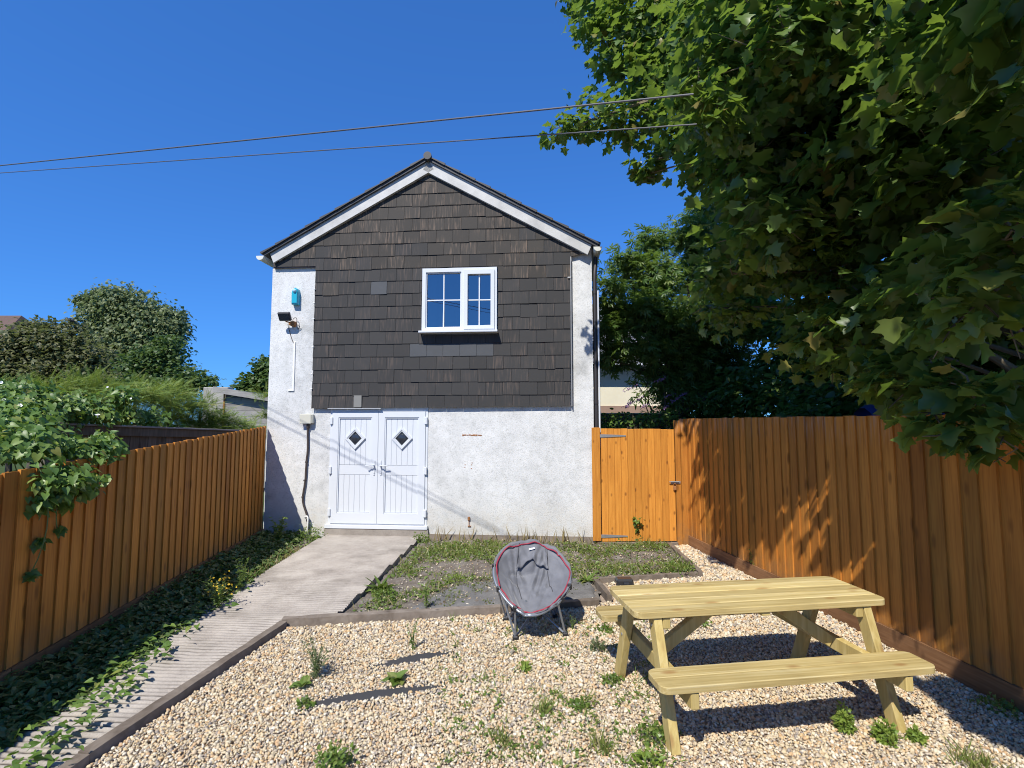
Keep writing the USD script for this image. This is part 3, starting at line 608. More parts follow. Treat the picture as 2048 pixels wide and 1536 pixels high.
# double doors
D = obj('door_frame', MB().prism(sbox(-1.675, .215, -.032, 2.155).difference(sbox(-1.64, .262, -.068, 2.085)), FR, -.06, .012).get(), 'upvc', house)
obj('door_threshold', MB().box((-1.71, .188, -.05), (-.012, .246, .062), FR, .004).get(), 'upvc', house)
obj('door_step', MB().box((-1.72, -.06, .004), (.0, .182, .05), FR).get(), 'ramp_concrete', house)
for side, (s0, s1) in ((-1, (-1.637, -.858)), (1, (-.852, -.071))):
    inner = (s0 + .105, .425, s1 - .105, 1.985)
    leaf = obj('door', MB().prism(sbox(s0, .266, s1, 2.082).difference(sbox(*inner)), FR, -.05, .028).get(), 'upvc', house)
    obj('bead', MB().prism(sbox(inner[0] + .001, inner[1] + .001, inner[2] - .001, inner[3] - .001).difference(sbox(inner[0] + .018, inner[1] + .018, inner[2] - .018, inner[3] - .018)), FR, -.03, .018).get(), 'upvc', leaf)
    i0, z0, i1, z1 = inner[0] + .018, inner[1] + .018, inner[2] - .018, inner[3] - .018
    cx, cz = (i0 + i1) / 2, 1.64
    dia = lambda r: Polygon([(cx - r, cz), (cx, cz - r * 1.04), (cx + r, cz), (cx, cz + r * 1.04)])
    nb = 6; bw = (i1 - i0) / nb
    for (za, zb) in ((z0, 1.045), (1.205, z1)):
        for k in range(nb):
            q = sbox(i0 + k * bw + .0022, za + .003, i0 + (k + 1) * bw - .0022, zb - .003)
            if zb > 1.5: q = q.difference(dia(.165))
            obj('panel_board', MB().prism(q, FR, -.02, .0).get(), 'upvc', leaf)
    obj('mid_rail', MB().box((i0 + .002, 1.048, -.02), (i1 - .002, 1.202, .002), FR).get(), 'upvc', leaf)
    obj('panel_back', MB().prism(sbox(i0, z0, i1, z1).difference(dia(.14)), FR, -.03, -.012).get(), 'upvc_groove', leaf)
    obj('pane_frame', MB().prism(dia(.172).difference(dia(.138)), FR, -.01, .026).prism(dia(.137).difference(dia(.112)), FR, -.01, .017).get(), 'upvc', leaf)
    g = obj('pane', MB().prism(dia(.111), FR, -.012, .004).get(), 'door_glass', leaf)
    t = np.linspace(0, 1, 8); rr = .075 * np.cos(t * np.pi / 2); an = np.arange(20) * 2 * np.pi / 20
    V = np.stack([cx + rr[:, None] * np.cos(an), cz + rr[:, None] * np.sin(an), np.broadcast_to((.004 + .02 * np.sin(t * np.pi / 2))[:, None], (8, 20))], -1).reshape(-1, 3)
    q = np.array([(i * 20 + j, i * 20 + (j + 1) % 20, (i + 1) * 20 + (j + 1) % 20, (i + 1) * 20 + j) for i in range(7) for j in range(20)])
    obj('bullseye', (FR(V), q), 'door_glass', leaf, smooth=True)
    hs = s1 - .052 if side < 0 else s0 + .052; di = -side if side < 0 else 1
    di = -1 if side < 0 else 1
    b = MB().box((hs - .014, 1.04, .028), (hs + .014, 1.285, .038), FR, .004)
    b.tube(FR([(hs, 1.205, .038), (hs, 1.205, .085)]), .011, 10)
    b.tube(FR([(hs, 1.205, .082), (hs + di * .05, 1.205, .088), (hs + di * .13, 1.203, .080)]), .0095, 8)
    b.tube(FR([(hs, 1.09, .036), (hs, 1.09, .043)]), .013, 12)
    obj('handle', b.get(), 'upvc', leaf, smooth=40)
    hx = s0 - .012 if side < 0 else s1 + .012
    for z in (.44, 1.12, 1.93): obj('hinge', MB().box((hx - .024, z - .062, .014), (hx + .024, z + .062, .05), FR, .008).get(), 'upvc', leaf)
for z in (1.698,):                                                  # rusty scar of an old bracket
    b = MB()
    for i in range(9): s = .55 + .29 * i / 8; b.box((s - .014 * (1 + rng.random()), z - .012 * rng.random() - .004, .0), (s + .014, z + .012 * rng.random(), .006), FR, .002)
    obj('rust_scar', b.get(), 'rusty', house)
b = MB()
for (s, z) in ((.58, 1.18), (.585, 1.22), (.69, 1.16), (.69, 1.22), (.70, 1.25)): b.box((s - .008, z - .006, 0), (s + .008, z + .006, .004), FR, .001)
obj('wall_plug', b.get(), 'rusty', house)
obj('water_tap', MB().box((.635, .34, 0), (.672, .395, .03), FR, .006).tube(FR([(.655, .36, .012), (.655, .25, .012)]), .006, 6).box((.635, .245, 0), (.685, .255, .02), FR, .002).get(), 'rusty', house)

# fittings on the wall
al = thing('alarm_box', 'bright blue alarm bell box high on the white wall', 'alarm box')
prof = Polygon([(-2.385, 3.89), (-2.275, 3.89), (-2.275, 4.11), (-2.29, 4.15), (-2.33, 4.175), (-2.37, 4.15), (-2.385, 4.11)])
prof2 = affinity.scale(prof, .82, .86)
m = trimesh.convex.convex_hull(np.vstack([FR([(x, y, 0.) for x, y in list(affinity.scale(prof, 1.06, 1.03).exterior.coords)]), FR([(x, y, .07) for x, y in list(prof.exterior.coords)]), FR([(x, y, .095) for x, y in list(prof2.exterior.coords)])]))
obj('cover', m, 'alarm_cyan', al)
t = trimesh.creation.icosphere(subdivisions=2, radius=.032); t.apply_translation(FR([(-2.325, 4.115, .098)])[0]); obj('beacon', t, 'alarm_dome', al, smooth=True)
fl = thing('floodlight', 'small dark floodlight on a rusty bracket below the blue alarm box', 'floodlight')
def FRT(v):                                                        # tilted head
    v = np.asarray(v, float); c, s = math.cos(.55), math.sin(.55)
    return FR(np.c_[-2.445 + v[:, 0], 3.66 + v[:, 1] * c - v[:, 2] * s, .17 + v[:, 1] * s * 1.0 + v[:, 2] * c])
obj('head', MB().box((-.105, -.075, -.03), (.105, .075, .02), FRT, .012).get(), 'lamp_dark', fl)
obj('glass', MB().box((-.088, -.06, .021), (.088, .06, .024), FRT).get(), 'door_glass', fl)
obj('bracket', MB().tube(FR([(-2.48, 3.62, .16), (-2.43, 3.585, .11), (-2.40, 3.58, .02)]), .012, 6).box((-2.46, 3.555, 0), (-2.33, 3.585, .012), FR, .003).box((-2.39, 3.52, .0), (-2.32, 3.60, .09), FR, .006).get(), 'rusty', fl)
obj('cable_loop', MB().tube(FR(smoothline([(-2.36, 3.60, .06), (-2.34, 3.66, .05), (-2.30, 3.655, .05), (-2.295, 3.60, .05), (-2.29, 3.545, .05), (-2.25, 3.53, .04), (-2.26, 3.49, .03), (-2.30, 3.50, .02)])), .005, 6).tube(FR(smoothline([(-2.46, 3.56, .03), (-2.43, 3.42, .014), (-2.39, 3.30, .01), (-2.36, 3.24, .01)])), .005, 6).get(), 'cable_brown', fl, smooth=True)
obj('cable_trunking', MB().box((-2.355, 2.44, 0), (-2.325, 3.26, .018), FR, .003).box((-2.43, 2.425, 0), (-2.325, 2.45, .019), FR, .003).get(), 'white_paint', label='white plastic cable trunking running down the wall below the floodlight', cat='cable trunking')
jb = thing('junction_box', 'cream electrical junction box on the wall left of the doors with cable hanging down', 'junction box')
obj('box', MB().box((-2.165, 1.885, .0), (-1.955, 2.035, .075), FR, .008).get(), 'box_cream', jb)
obj('lid', MB().box((-2.172, 1.88, .076), (-1.975, 2.04, .09), FR, .006).get(), 'box_cream', jb)
obj('cable', MB().tube(FR(smoothline([(-2.05, 1.90, .03), (-2.052, 1.72, .03), (-2.045, 1.45, .028), (-2.06, 1.25, .03), (-2.07, .95, .028), (-2.10, .72, .03), (-2.085, .55, .03), (-2.02, .38, .035), (-2.0, .06, .04)], 40)), .016, 8).tube(FR([(-2.05, 1.93, .03), (-2.05, 1.80, .03)]), .026, 8).get(), 'cable_brown', jb, smooth=True)
b = MB()
for (s, z) in ((-2.055, 1.25), (-2.075, .95), (-2.10, .68)): b.box((s - .02, z - .012, 0), (s + .012, z + .012, .05), FR, .003)
obj('cable_clip', b.get(), 'cable_brown', jb)
obj('pipe_stub', MB().tube(FR(smoothline([(-1.99, -.02, .07), (-1.985, .25, .07), (-1.99, .36, .065), (-2.03, .37, .05), (-2.05, .33, .03)], 16)), .012, 8).get(), 'white_paint', label='thin white pipe stub rising from the ground beside the hanging cable', cat='pipe', smooth=True)

# ------------------------------------------------------------------ fences and gate
def fence_line(label, group, xfun, y0, y1, base, top, inward, step=.132, gb=.15):
    f = thing('board_fence', label, 'fence', group)
    rr = np.random.default_rng(int(abs(y1 * 10)) + int(inward + 2)); y = y0
    while y < y1:
        w = step * rr.uniform(.96, 1.04); ye = min(y + w + .018, y1)
        zt = top((y + ye) / 2) + rr.normal(0, .003); zb = base((y + ye) / 2) + gb + .002
        xa, xb = xfun(y), xfun(ye); thin, thick = .008, .018
        V = []
        for (yy_, x, th) in ((y, xa, thick), (ye, xb, thin)):
            lean = rr.normal(0, .002)
            for z, l in ((zb, 0), (zt, lean)):
                V += [(x, yy_ + l, z), (x + inward * (th + .006 * (th > .015)), yy_ + l, z)]
        # order: (y0,bottom,back),(y0,bottom,front),(y0,top,back),(y0,top,front), then y1
        F = [[0, 1, 3, 2], [4, 6, 7, 5], [1, 5, 7, 3], [0, 2, 6, 4], [2, 3, 7, 6], [0, 4, 5, 1]]
        m = trimesh.Trimesh(np.array(V), np.vstack([np.array(F)[:, [0, 1, 2]], np.array(F)[:, [0, 2, 3]]]), process=False)
        if inward < 0: m.invert()
        obj('board', m, 'fence_wood', f); y += w
    def bar(ya, yb, z0, z1, o0, o1):
        return [(xfun(ya) + o0, ya, z0(ya)), (xfun(ya) + o1, ya, z0(ya)), (xfun(yb) + o1, yb, z0(yb)), (xfun(yb) + o0, yb, z0(yb)), (xfun(ya) + o0, ya, z1(ya)), (xfun(ya) + o1, ya, z1(ya)), (xfun(yb) + o1, yb, z1(yb)), (xfun(yb) + o0, yb, z1(yb))], [[0, 3, 2, 1], [4, 5, 6, 7], [0, 1, 5, 4], [1, 2, 6, 5], [2, 3, 7, 6], [3, 0, 4, 7]]
    ys = np.arange(y0, y1, 2.4).tolist() + [y1]
    for ya, yb in zip(ys, ys[1:]):
        if yb - ya < .3: continue
        obj('gravel_board', MB().add(*bar(ya, yb - .006, lambda q: base(q) - .08, lambda q: base(q) + gb, -.012, inward * .036)).get(), 'gravel_board_wood', f)
        for h in (.35, .85, 1.35): obj('rail', MB().add(*bar(ya, yb - .004, lambda q: base(q) + h, lambda q: base(q) + h + .075, -inward * .045, -inward * .003)).get(), 'fence_wood', f)
        obj('post', MB().add(*bar(ya + .02, ya + .11, lambda q: base(q) - .1, lambda q: top(q) - .02, -inward * .14, -inward * .047)).get(), 'fence_wood', f)
    return f
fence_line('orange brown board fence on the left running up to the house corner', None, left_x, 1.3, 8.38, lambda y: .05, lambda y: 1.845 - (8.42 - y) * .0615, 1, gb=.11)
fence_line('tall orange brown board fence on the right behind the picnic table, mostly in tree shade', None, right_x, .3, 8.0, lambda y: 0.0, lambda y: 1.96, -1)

gate = thing('garden_gate', 'orange boarded garden gate between the house and the right hand fence', 'gate')
GY = 7.97
def GF(v): v = np.asarray(v, float); return np.c_[v[:, 0], GY - v[:, 2] + 0 * v[:, 0], v[:, 1]]
gx0, gx1 = 1.405, 2.565; nb = 11; bw = (gx1 - gx0) / nb
for k in range(nb):
    obj('board', MB().box((gx0 + k * bw + .0015, .055 + rng.normal(0, .003), 0), (gx0 + (k + 1) * bw - .0015, 1.805 - .012 * k / nb + rng.normal(0, .002), .020 + rng.normal(0, .0012)), GF, .003).get(), 'gate_wood', gate)
obj('side_board', MB().box((1.262, .06, .002), (1.392, 1.82, .03), GF, .004).get(), 'gate_wood', gate)
obj('back_rail', MB().box((gx0 + .02, .25, -.05), (gx1 - .02, .34, -.002), GF).box((gx0 + .02, 1.5, -.05), (gx1 - .02, 1.59, -.002), GF).get(), 'fence_wood', gate)
obj('gate_post', MB().box((2.578, -.05, -.06), (2.66, 1.93, .028), GF, .005).box((2.664, -.05, -.05), (2.765, 1.96, .034), GF, .005).get(), 'fence_wood', gate)
obj('gate_post', MB().box((1.32, -.05, -.1), (1.39, 1.78, -.004), GF).get(), 'fence_wood', gate)
for z in (1.69, .135):
    obj('strap_hinge', MB().prism(Polygon([(1.385, z - .024), (1.43, z - .026), (1.80, z - .010), (1.80, z + .010), (1.43, z + .026), (1.385, z + .024)]), GF, .022, .029).get(), 'zinc', gate)
lt = obj('latch', MB().box((2.49, .945, .03), (2.64, .985, .045), GF, .004).tube(GF([(2.46, .972, .052), (2.61, .972, .052)]), .008, 8).get(), 'zinc', gate)
obj('padlock', MB().box((2.525, .845, .03), (2.572, .905, .056), GF, .006).tube(GF(smoothline([(2.532, .90, .043), (2.534, .94, .05), (2.55, .952, .05), (2.564, .94, .05), (2.566, .90, .043)], 12)), .005, 6).get(), 'rusty', lt)
obj('gate_sill', MB().box((1.36, -.06, -.05), (2.58, .045, .06), GF, .005).get(), 'edging_wood', kind=None, label='low timber sill board on the ground under the gate', cat='board')

# timber edging round the beds
def edging(p0, p1, w, z0, z1, label):
    p0, p1 = np.array(p0), np.array(p1); d = p1 - p0; L = np.linalg.norm(d); d /= L; nn = np.array([-d[1], d[0]])
    fr = lambda v: np.c_[p0[0] + v[:, 0] * d[0] + v[:, 1] * nn[0], p0[1] + v[:, 0] * d[1] + v[:, 1] * nn[1], v[:, 2]]
    b = MB(); n = max(2, int(L / .12)); xs = np.linspace(0, L, n + 1); rr = np.random.default_rng(int(L * 1000))
    V = []; 
    for x in xs:
        j = rr.normal(0, .0025, 4); V += [(x, -w / 2 + j[0], z0), (x, w / 2 + j[1], z0), (x, w / 2 + j[1], z1 + j[2]), (x, -w / 2 + j[0], z1 + j[3])]
    F = [(i * 4 + a, i * 4 + (a + 1) % 4, i * 4 + 4 + (a + 1) % 4, i * 4 + 4 + a) for i in range(n) for a in range(4)] + [(0, 3, 2, 1), (n * 4, n * 4 + 1, n * 4 + 2, n * 4 + 3)]
    F = [q[::-1] for q in F]
    return obj('timber_edging', (fr(np.array(V)), np.array(F)), 'edging_wood', label=label, cat='edging')
edging((-2.48, 2.0), (-2.40, 2.95), .075, -.06, .048, 'short weathered timber edging at the bottom edge of the photo, beside the ribbed path')
edging((-2.402, 2.956), (-2.13, 4.82), .075, -.06, .055, 'long weathered timber edging between gravel and ribbed path, up to its corner')
edging((-2.16, 4.865), (-.12, 5.18), .075, -.06, .066, 'weathered timber edging across the gravel from the path corner towards the folding chair')
edging((-.115, 5.182), (.90, 5.40), .075, -.06, .06, 'weathered timber edging behind the folding chair in front of the grey concrete slab')
edging((1.04, 5.47), (.97, 6.12), .05, -.06, .075, 'short timber edging board left of the picnic table pointing at the house')
edging((1.02, 6.14), (2.30, 6.39), .05, -.06, .045, 'timber edging along the near side of the weedy bed behind the picnic table')
edging((2.34, 6.37), (2.42, 7.9), .055, -.06, .06, 'timber edging between the weedy bed and the gravel strip by the right fence')
obj('drain_cap', MB().box((1.22, 5.98, -.02), (1.42, 6.12, .075), None, .02).tube([(1.30, 5.975, .03), (1.36, 5.975, .03)], .02, 8).get(), 'black_plastic', label='small black plastic drain piece on the ground behind the left end of the picnic table', cat='drain')

# ------------------------------------------------------------------ picnic table
T = thing('picnic_table', 'new pale pine picnic table with fixed benches on the gravel', 'picnic table', loc=(1.607, 3.58, 0), rotz=8.0)
def plank(x0, x1, y0, y1, z0, z1, rc=None, parent=T, name='tabletop_plank'):
    """rc: corner radii (x0y0, x1y0, x1y1, x0y1)"""
    pts = []
    for (cx, cy, sx, sy, r) in ((x0, y0, 1, 1, rc[0]), (x1, y0, -1, 1, rc[1]), (x1, y1, -1, -1, rc[2]), (x0, y1, 1, -1, rc[3])):
        if r == 0: pts.append((cx, cy)); continue
        k = np.linspace(0, np.pi / 2, 7); a0 = {(1, 1): np.pi, (-1, 1): 1.5 * np.pi, (-1, -1): 0, (1, -1): .5 * np.pi}[(sx, sy)]
        pts += [(cx + sx * r + r * math.cos(a0 + t), cy + sy * r + r * math.sin(a0 + t)) for t in k]
    g = Polygon(pts); ch = .004; b = MB(); id_ = lambda v: np.asarray(v, float)
    ring0 = np.array(g.exterior.coords)[:-1]; c = ring0.mean(0); inn = ring0 + np.clip(c - ring0, -ch, ch) * [1, 1]
    n = len(ring0); V = np.vstack([np.c_[ring0, np.full(n, z0)], np.c_[ring0, np.full(n, z1 - ch)], np.c_[inn, np.full(n, z1)], [[*c, z1]], [[*c, z0]]])
    F = []
    for i in range(n):
        j = (i + 1) % n
        F += [(i, j, n + j), (i, n + j, n + i), (n + i, n + j, 2 * n + j), (n + i, 2 * n + j, 2 * n + i), (2 * n + i, 2 * n + j, 3 * n), (j, i, 3 * n + 1)]
    return obj(name, (V, np.array(F)), 'pine_table', parent)
ys = np.linspace(-.265, .265, 6)
for k in range(5):
    r = .055
    plank(-.885, .885, ys[k] + .003, ys[k + 1] - .003, .684, .722, (r if k == 0 else 0, r if k == 0 else 0, r if k == 4 else 0, r if k == 4 else 0))
for off in (-.485, .535):
    for k in range(2):
        r = .05
        plank(-.875, .875, off - .112 + k * .1125, off - .001 + k * .1125, .405, .443, (r if k == 0 else 0, r if k == 0 else 0, r if k == 1 else 0, r if k == 1 else 0), name='bench_plank')
def leg_bar(p0, p1, w, tx, x, name, mname='pine_leg', ch=.005):
    """bar in the plane x = const from (y,z) p0 to p1, w wide, tx thick"""
    p0, p1 = np.array(p0, float), np.array(p1, float); d = p1 - p0; L = np.linalg.norm(d); d /= L; n = np.array([-d[1], d[0]])
    fr = lambda v: np.c_[x + v[:, 2], p0[0] + v[:, 0] * d[0] + v[:, 1] * n[0], p0[1] + v[:, 0] * d[1] + v[:, 1] * n[1]]
    return MB().box((0, -w / 2, -tx / 2), (L, w / 2, tx / 2), fr, ch)
for sx in (-1, 1):
    xo = sx * .735; xi = xo - sx * .058
    obj('leg', leg_bar((-.20, .68), (-.43, -.012), .092, .055, xo, 'leg').get(), 'pine_leg', T)
    obj('leg', leg_bar((.20, .68), (.47, -.012), .092, .055, xo, 'leg').get(), 'pine_leg', T)
    obj('bench_beam', leg_bar((-.59, .355), (.64, .355), .092, .05, xi, 'beam').get(), 'pine_leg', T)
    obj('top_beam', leg_bar((-.25, .645), (.25, .645), .07, .05, xi, 'beam').get(), 'pine_leg', T)
    p0 = np.array([xi - sx * .03, .0, .36]); p1 = np.array([sx * .18, .0, .675]); d = p1 - p0; L = np.linalg.norm(d); d /= L; n = np.array([-d[2], 0, d[0]])
    fr = lambda v, p0=p0, d=d, n=n: p0 + v[:, 0:1] * d + v[:, 1:2] * n + v[:, 2:3] * [0, 1, 0]
    obj('brace', MB().box((0, -.04, -.0275), (L, .04, .0275), fr, .005).get(), 'pine_leg', T)
    b = MB()
    for (y, z) in ((-.305, .355), (.325, .355), (-.215, .63), (.22, .63)): b.tube([(xo + sx * .026, y, z), (xo + sx * .033, y, z)], .010, 8)
    obj('bolt', b.get(), 'zinc', T)
obj('centre_batten', MB().box((-.03, -.25, .655), (.03, .25, .6835), None, .003).get(), 'pine_leg', T)

# ------------------------------------------------------------------ folding chair
C = thing('folding_chair', 'grey padded folding moon chair with red piping on the gravel', 'chair')
cen = np.array([.185, 4.735, .515]); up = unit(np.array([.04, .66, .47])); rt = unit(np.array([1, -.03, -.10])); rt = unit(rt - up * (rt @ up)); nn = np.cross(rt, up)   # nn: towards the sitter
RX, RY = .338, .42
def dish(r, th, lift=0.):
    w = np.asarray(r) ** 2
    e = .022 * np.cos(2 * th) + .012 * np.sin(3 * th + .5)
    pear = 1 - .20 * np.clip(-np.sin(th), 0, 1) ** 2 * (1 - .25 * np.cos(th))
    x = (RX + e) * pear * r * np.cos(th); y = (RY + e) * r * np.sin(th)
    depth = -.20 * (1 - w) ** .9 * (1 - .25 * np.sin(th) * r)
    wr = .020 * np.sin(7 * th + 6 * r) * r ** 2 * (1 - r) * 2.2 + .010 * np.sin(19 * x + 7 * np.sin(9 * y)) * np.exp(-((r - .5) / .3) ** 2) + .008 * np.sin(31 * y + 9 * np.sin(13 * x + 2)) * (1 - r ** 4)
    wr = wr + .014 * np.exp(-((x - .02) / .025) ** 2) * (y > -.1) - .014 * np.exp(-((x + .13 + .2 * y) / .02) ** 2) - .014 * np.exp(-((x - .17 + .2 * y) / .02) ** 2)
    head = .028 * np.exp(-((y - .235) / .055) ** 2) - .02 * np.exp(-((y - .135 + .25 * np.abs(x)) / .018) ** 2) * (np.abs(x) < .2)
    n_ = depth + 1.2 * wr + head * (r < .92) + lift
    return cen + np.asarray(x)[..., None] * rt + np.asarray(y)[..., None] * up + np.asarray(n_)[..., None] * nn
nr, nt = 26, 96
R_, TH = np.meshgrid(np.linspace(0.02, 1, nr), np.arange(nt) * 2 * np.pi / nt, indexing='ij')
top_ = dish(R_, TH); top_[-1] += nn * (.012 * np.sin(9 * TH[-1]) + .008 * np.sin(23 * TH[-1] + 1))[:, None]
bot_ = dish(R_, TH, -.028)
V = np.vstack([top_.reshape(-1, 3), bot_.reshape(-1, 3), dish(np.array(0.), np.array(0.))[None], dish(np.array(0.), np.array(0.), -.028)[None]])
F = []
for i in range(nr - 1):
    for j in range(nt):
        k = (j + 1) % nt; a = i * nt + j; b_ = i * nt + k; c_ = (i + 1) * nt + k; d_ = (i + 1) * nt + j; o = nr * nt
        F += [(a, d_, c_), (a, c_, b_), (o + a, o + c_, o + d_), (o + a, o + b_, o + c_)]
for j in range(nt):
    k = (j + 1) % nt; a = (nr - 1) * nt + j; b_ = (nr - 1) * nt + k; o = nr * nt
    F += [(a, o + a, o + b_), (a, o + b_, b_), (2 * o, j, k), (2 * o + 1, o + k, o + j)]
obj('fabric_shell', (V, np.array(F)), 'fabric_grey', C, smooth=True)
th = np.linspace(0, 2 * np.pi, 121)
rimp = dish(.93 + .022 * np.sin(5 * th + 1) + .012 * np.sin(11 * th), th, .008) + nn * (.008 * np.sin(9 * th) + .005 * np.sin(17 * th))[:, None]
obj('piping', MB().tube(rimp, .0065, 7, cap=False).get(), 'red_piping', C, smooth=True)
def on_dish(x, y, lift): return dish(np.hypot(x / RX, y / RY), np.arctan2(y / RY, x / RX), lift)
U_, V_ = np.meshgrid(np.linspace(-1, 1, 25), np.linspace(0, 1, 13), indexing='ij')
xb = .01 + .145 * U_; yl = .215 - .085 * np.abs(U_) ** 1.2 - .012 * np.sin(5 * U_); yt = .375 - .035 * U_ ** 2
yy_ = yl + (yt - yl) * V_; xx_ = xb * (1 - .12 * V_)
lift_ = .016 + .030 * (1 - V_) ** 1.5 + .008 * np.sin(11 * U_ + 4 * V_) * (1 - V_)
fp = on_dish(xx_, yy_, lift_).reshape(-1, 3); fb = on_dish(xx_, yy_, lift_ - .012).reshape(-1, 3); k = 25 * 13; F = []
for i in range(24):
    for j in range(12):
        a_, b_, c_, d_ = i * 13 + j, (i + 1) * 13 + j, (i + 1) * 13 + j + 1, i * 13 + j + 1
        F += [(a_, b_, c_), (a_, c_, d_), (k + a_, k + c_, k + b_), (k + a_, k + d_, k + c_)]
    F += [(i * 13, k + i * 13, k + (i + 1) * 13), (i * 13, k + (i + 1) * 13, (i + 1) * 13)]
obj('headrest_flap', (np.vstack([fp, fb]), np.array(F)), 'fabric_grey', C, smooth=True)
b = MB()
for pts in ([(-.135, .36), (-.135, .25), (-.133, .14)], [(.152, .34), (.153, .24), (.15, .15)], [(-.13, .13), (-.115, .0), (-.09, -.14)], [(.15, .14), (.165, .02), (.20, -.08)]):
    q = smoothline(pts, 12); b.tube(on_dish(q[:, 0], q[:, 1], .004), .0028, 5)
obj('seam', b.get(), 'seam_dark', C, smooth=True)
q = [dish(np.array(math.hypot(x / RX, y / RY)), np.array(math.atan2(y / RY, x / RX)), .040) for x, y in ((-.035, .312), (.025, .315), (.024, .330), (-.036, .327))]
obj('cloth_tag', MB().add(q, [[0, 1, 2, 3]]).get(), 'tag_white', C)
ringp = dish(np.full(121, 1.0), th, -.03)
obj('ring_frame', MB().tube(ringp, .0125, 8, cap=False).get(), 'steel_grey', C, smooth=True)
feet = {'fl': (.03, 4.55, 0), 'fr': (.475, 4.62, 0), 'bl': (-.06, 4.98, 0), 'br': (.42, 5.06, 0)}
def rp(deg): t = math.radians(deg); return dish(np.array(1.0), np.array(t), -.03)
tubes = [('fl', rp(215)), ('fl', rp(240)), ('fr', rp(-40)), ('bl', rp(188)), ('br', rp(5)), ('fl', np.array([.36, 4.95, .30])), ('fr', np.array([.06, 4.93, .30])), ('bl', np.array([.13, 4.72, .27])), ('br', np.array([.30, 4.75, .27])), ('bl', rp(120)), ('br', rp(60))]
for k, p in tubes:
    obj('leg_tube', MB().tube([np.array(feet[k]) + [0, 0, .02], p], .0095, 8).get(), 'steel_grey', C, smooth=40)
for k, p in feet.items():
    obj('foot', MB().box(np.array(p) - [.025, .025, .006], np.array(p) + [.025, .025, .035], None, .008).get(), 'plastic_black', C)
for d_ in (172, 205, -12, -32, 240):
    p = rp(d_); obj('joint', MB().box(p - [.02, .02, .025], p + [.02, .02, .025], None, .008).get(), 'plastic_black', C)
for p in ((.255, 4.66, .155), (.10, 4.80, .165), (.37, 4.84, .165)): obj('joint', MB().box(np.array(p) - .016, np.array(p) + .016, None, .005).get(), 'plastic_black', C)

# ------------------------------------------------------------------ overhead cables
def cable(p, q, r, far, label):
    p, q = np.array(p), np.array(q); d = q - p; n = 60; t = np.linspace(-3.2, far, n)[:, None]
    obj('overhead_cable', MB().tube(p + d * t, r, 6).get(), 'cable_black', label=label, cat='cable', smooth=True)
cable((-4.22, 5.57, 5.045), (-2.45, 4.88, 4.79), .007, 3.12, 'upper, thicker overhead cable crossing the blue sky into the tree')
cable((-4.16, 5.72, 4.99), (-2.76, 5.16, 4.76), .005, 3.94, 'lower, thinner overhead cable crossing the blue sky into the tree')

# ------------------------------------------------------------------ trees
def lit_ok(P):
    """keeps branches out of the way of sunlight that reaches the house front, gate, table and gravel"""
    X, Yv, Z = P.T; xg, yg = X + .34 * Z, Yv + .77 * Z
    ok = np.ones(len(P), bool)
    t = (8.05 - Yv) / .77; xf, zf = X + .34 * t, Z - t
    ok &= ~((t > 0) & (xf < 1.12) & (zf > -.1)) ; ok &= ~((t > 0) & (xf < 1.32) & (zf > 3.95)) ; ok &= ~((t > 0) & (xf < 1.32) & (zf < 2.9) & (zf > 0))
    t = (7.97 - Yv) / .77; xf, zf = X + .34 * t, Z - t
    edge = 2.30 + .34 * (zf < 1.25) + .16 * np.sin(zf * 9) + .35 * np.clip(.9 - zf, 0, .6)
    ok &= ~((t > 0) & (xf < edge) & (zf > 0) & (zf < 1.9))
    lim = np.where(yg < 3.9, 2.88 + .20 * nz(xg, yg, 3.5, 31), right_x(yg) + .07 + .16 * nz(xg, yg, 4.0, 32))
    lim = np.where(yg < 2.9, 3.02 + .2 * nz(xg, yg, 3.5, 33), lim)
    ok &= ~((yg < 7.9) & (xg < lim))
    # sun flecks on the fence
    for (fy, fz, fr_) in FLECKS:
        fx = right_x(fy); t = (Z - fz); ok &= ((X + .34 * t - fx) ** 2 + (Yv + .77 * t - fy) ** 2) > fr_ ** 2
    return ok
FLECKS = [(7.85, 1.3, .07), (7.7, .9, .10), (7.62, .55, .10), (7.45, .35, .09), (7.75, 1.7, .07), (7.3, 1.62, .05), (7.0, 1.55, .05), (6.55, .85, .06), (6.9, .62, .06), (5.45, .95, .07), (5.25, .72, .06), (5.15, 1.0, .05),
          (5.0, .35, .10), (4.75, .55, .08), (4.85, .15, .10), (5.3, .3, .06), (3.75, 1.0, .06), (3.95, .2, .06), (4.15, .25, .05), (3.4, .15, .08)]
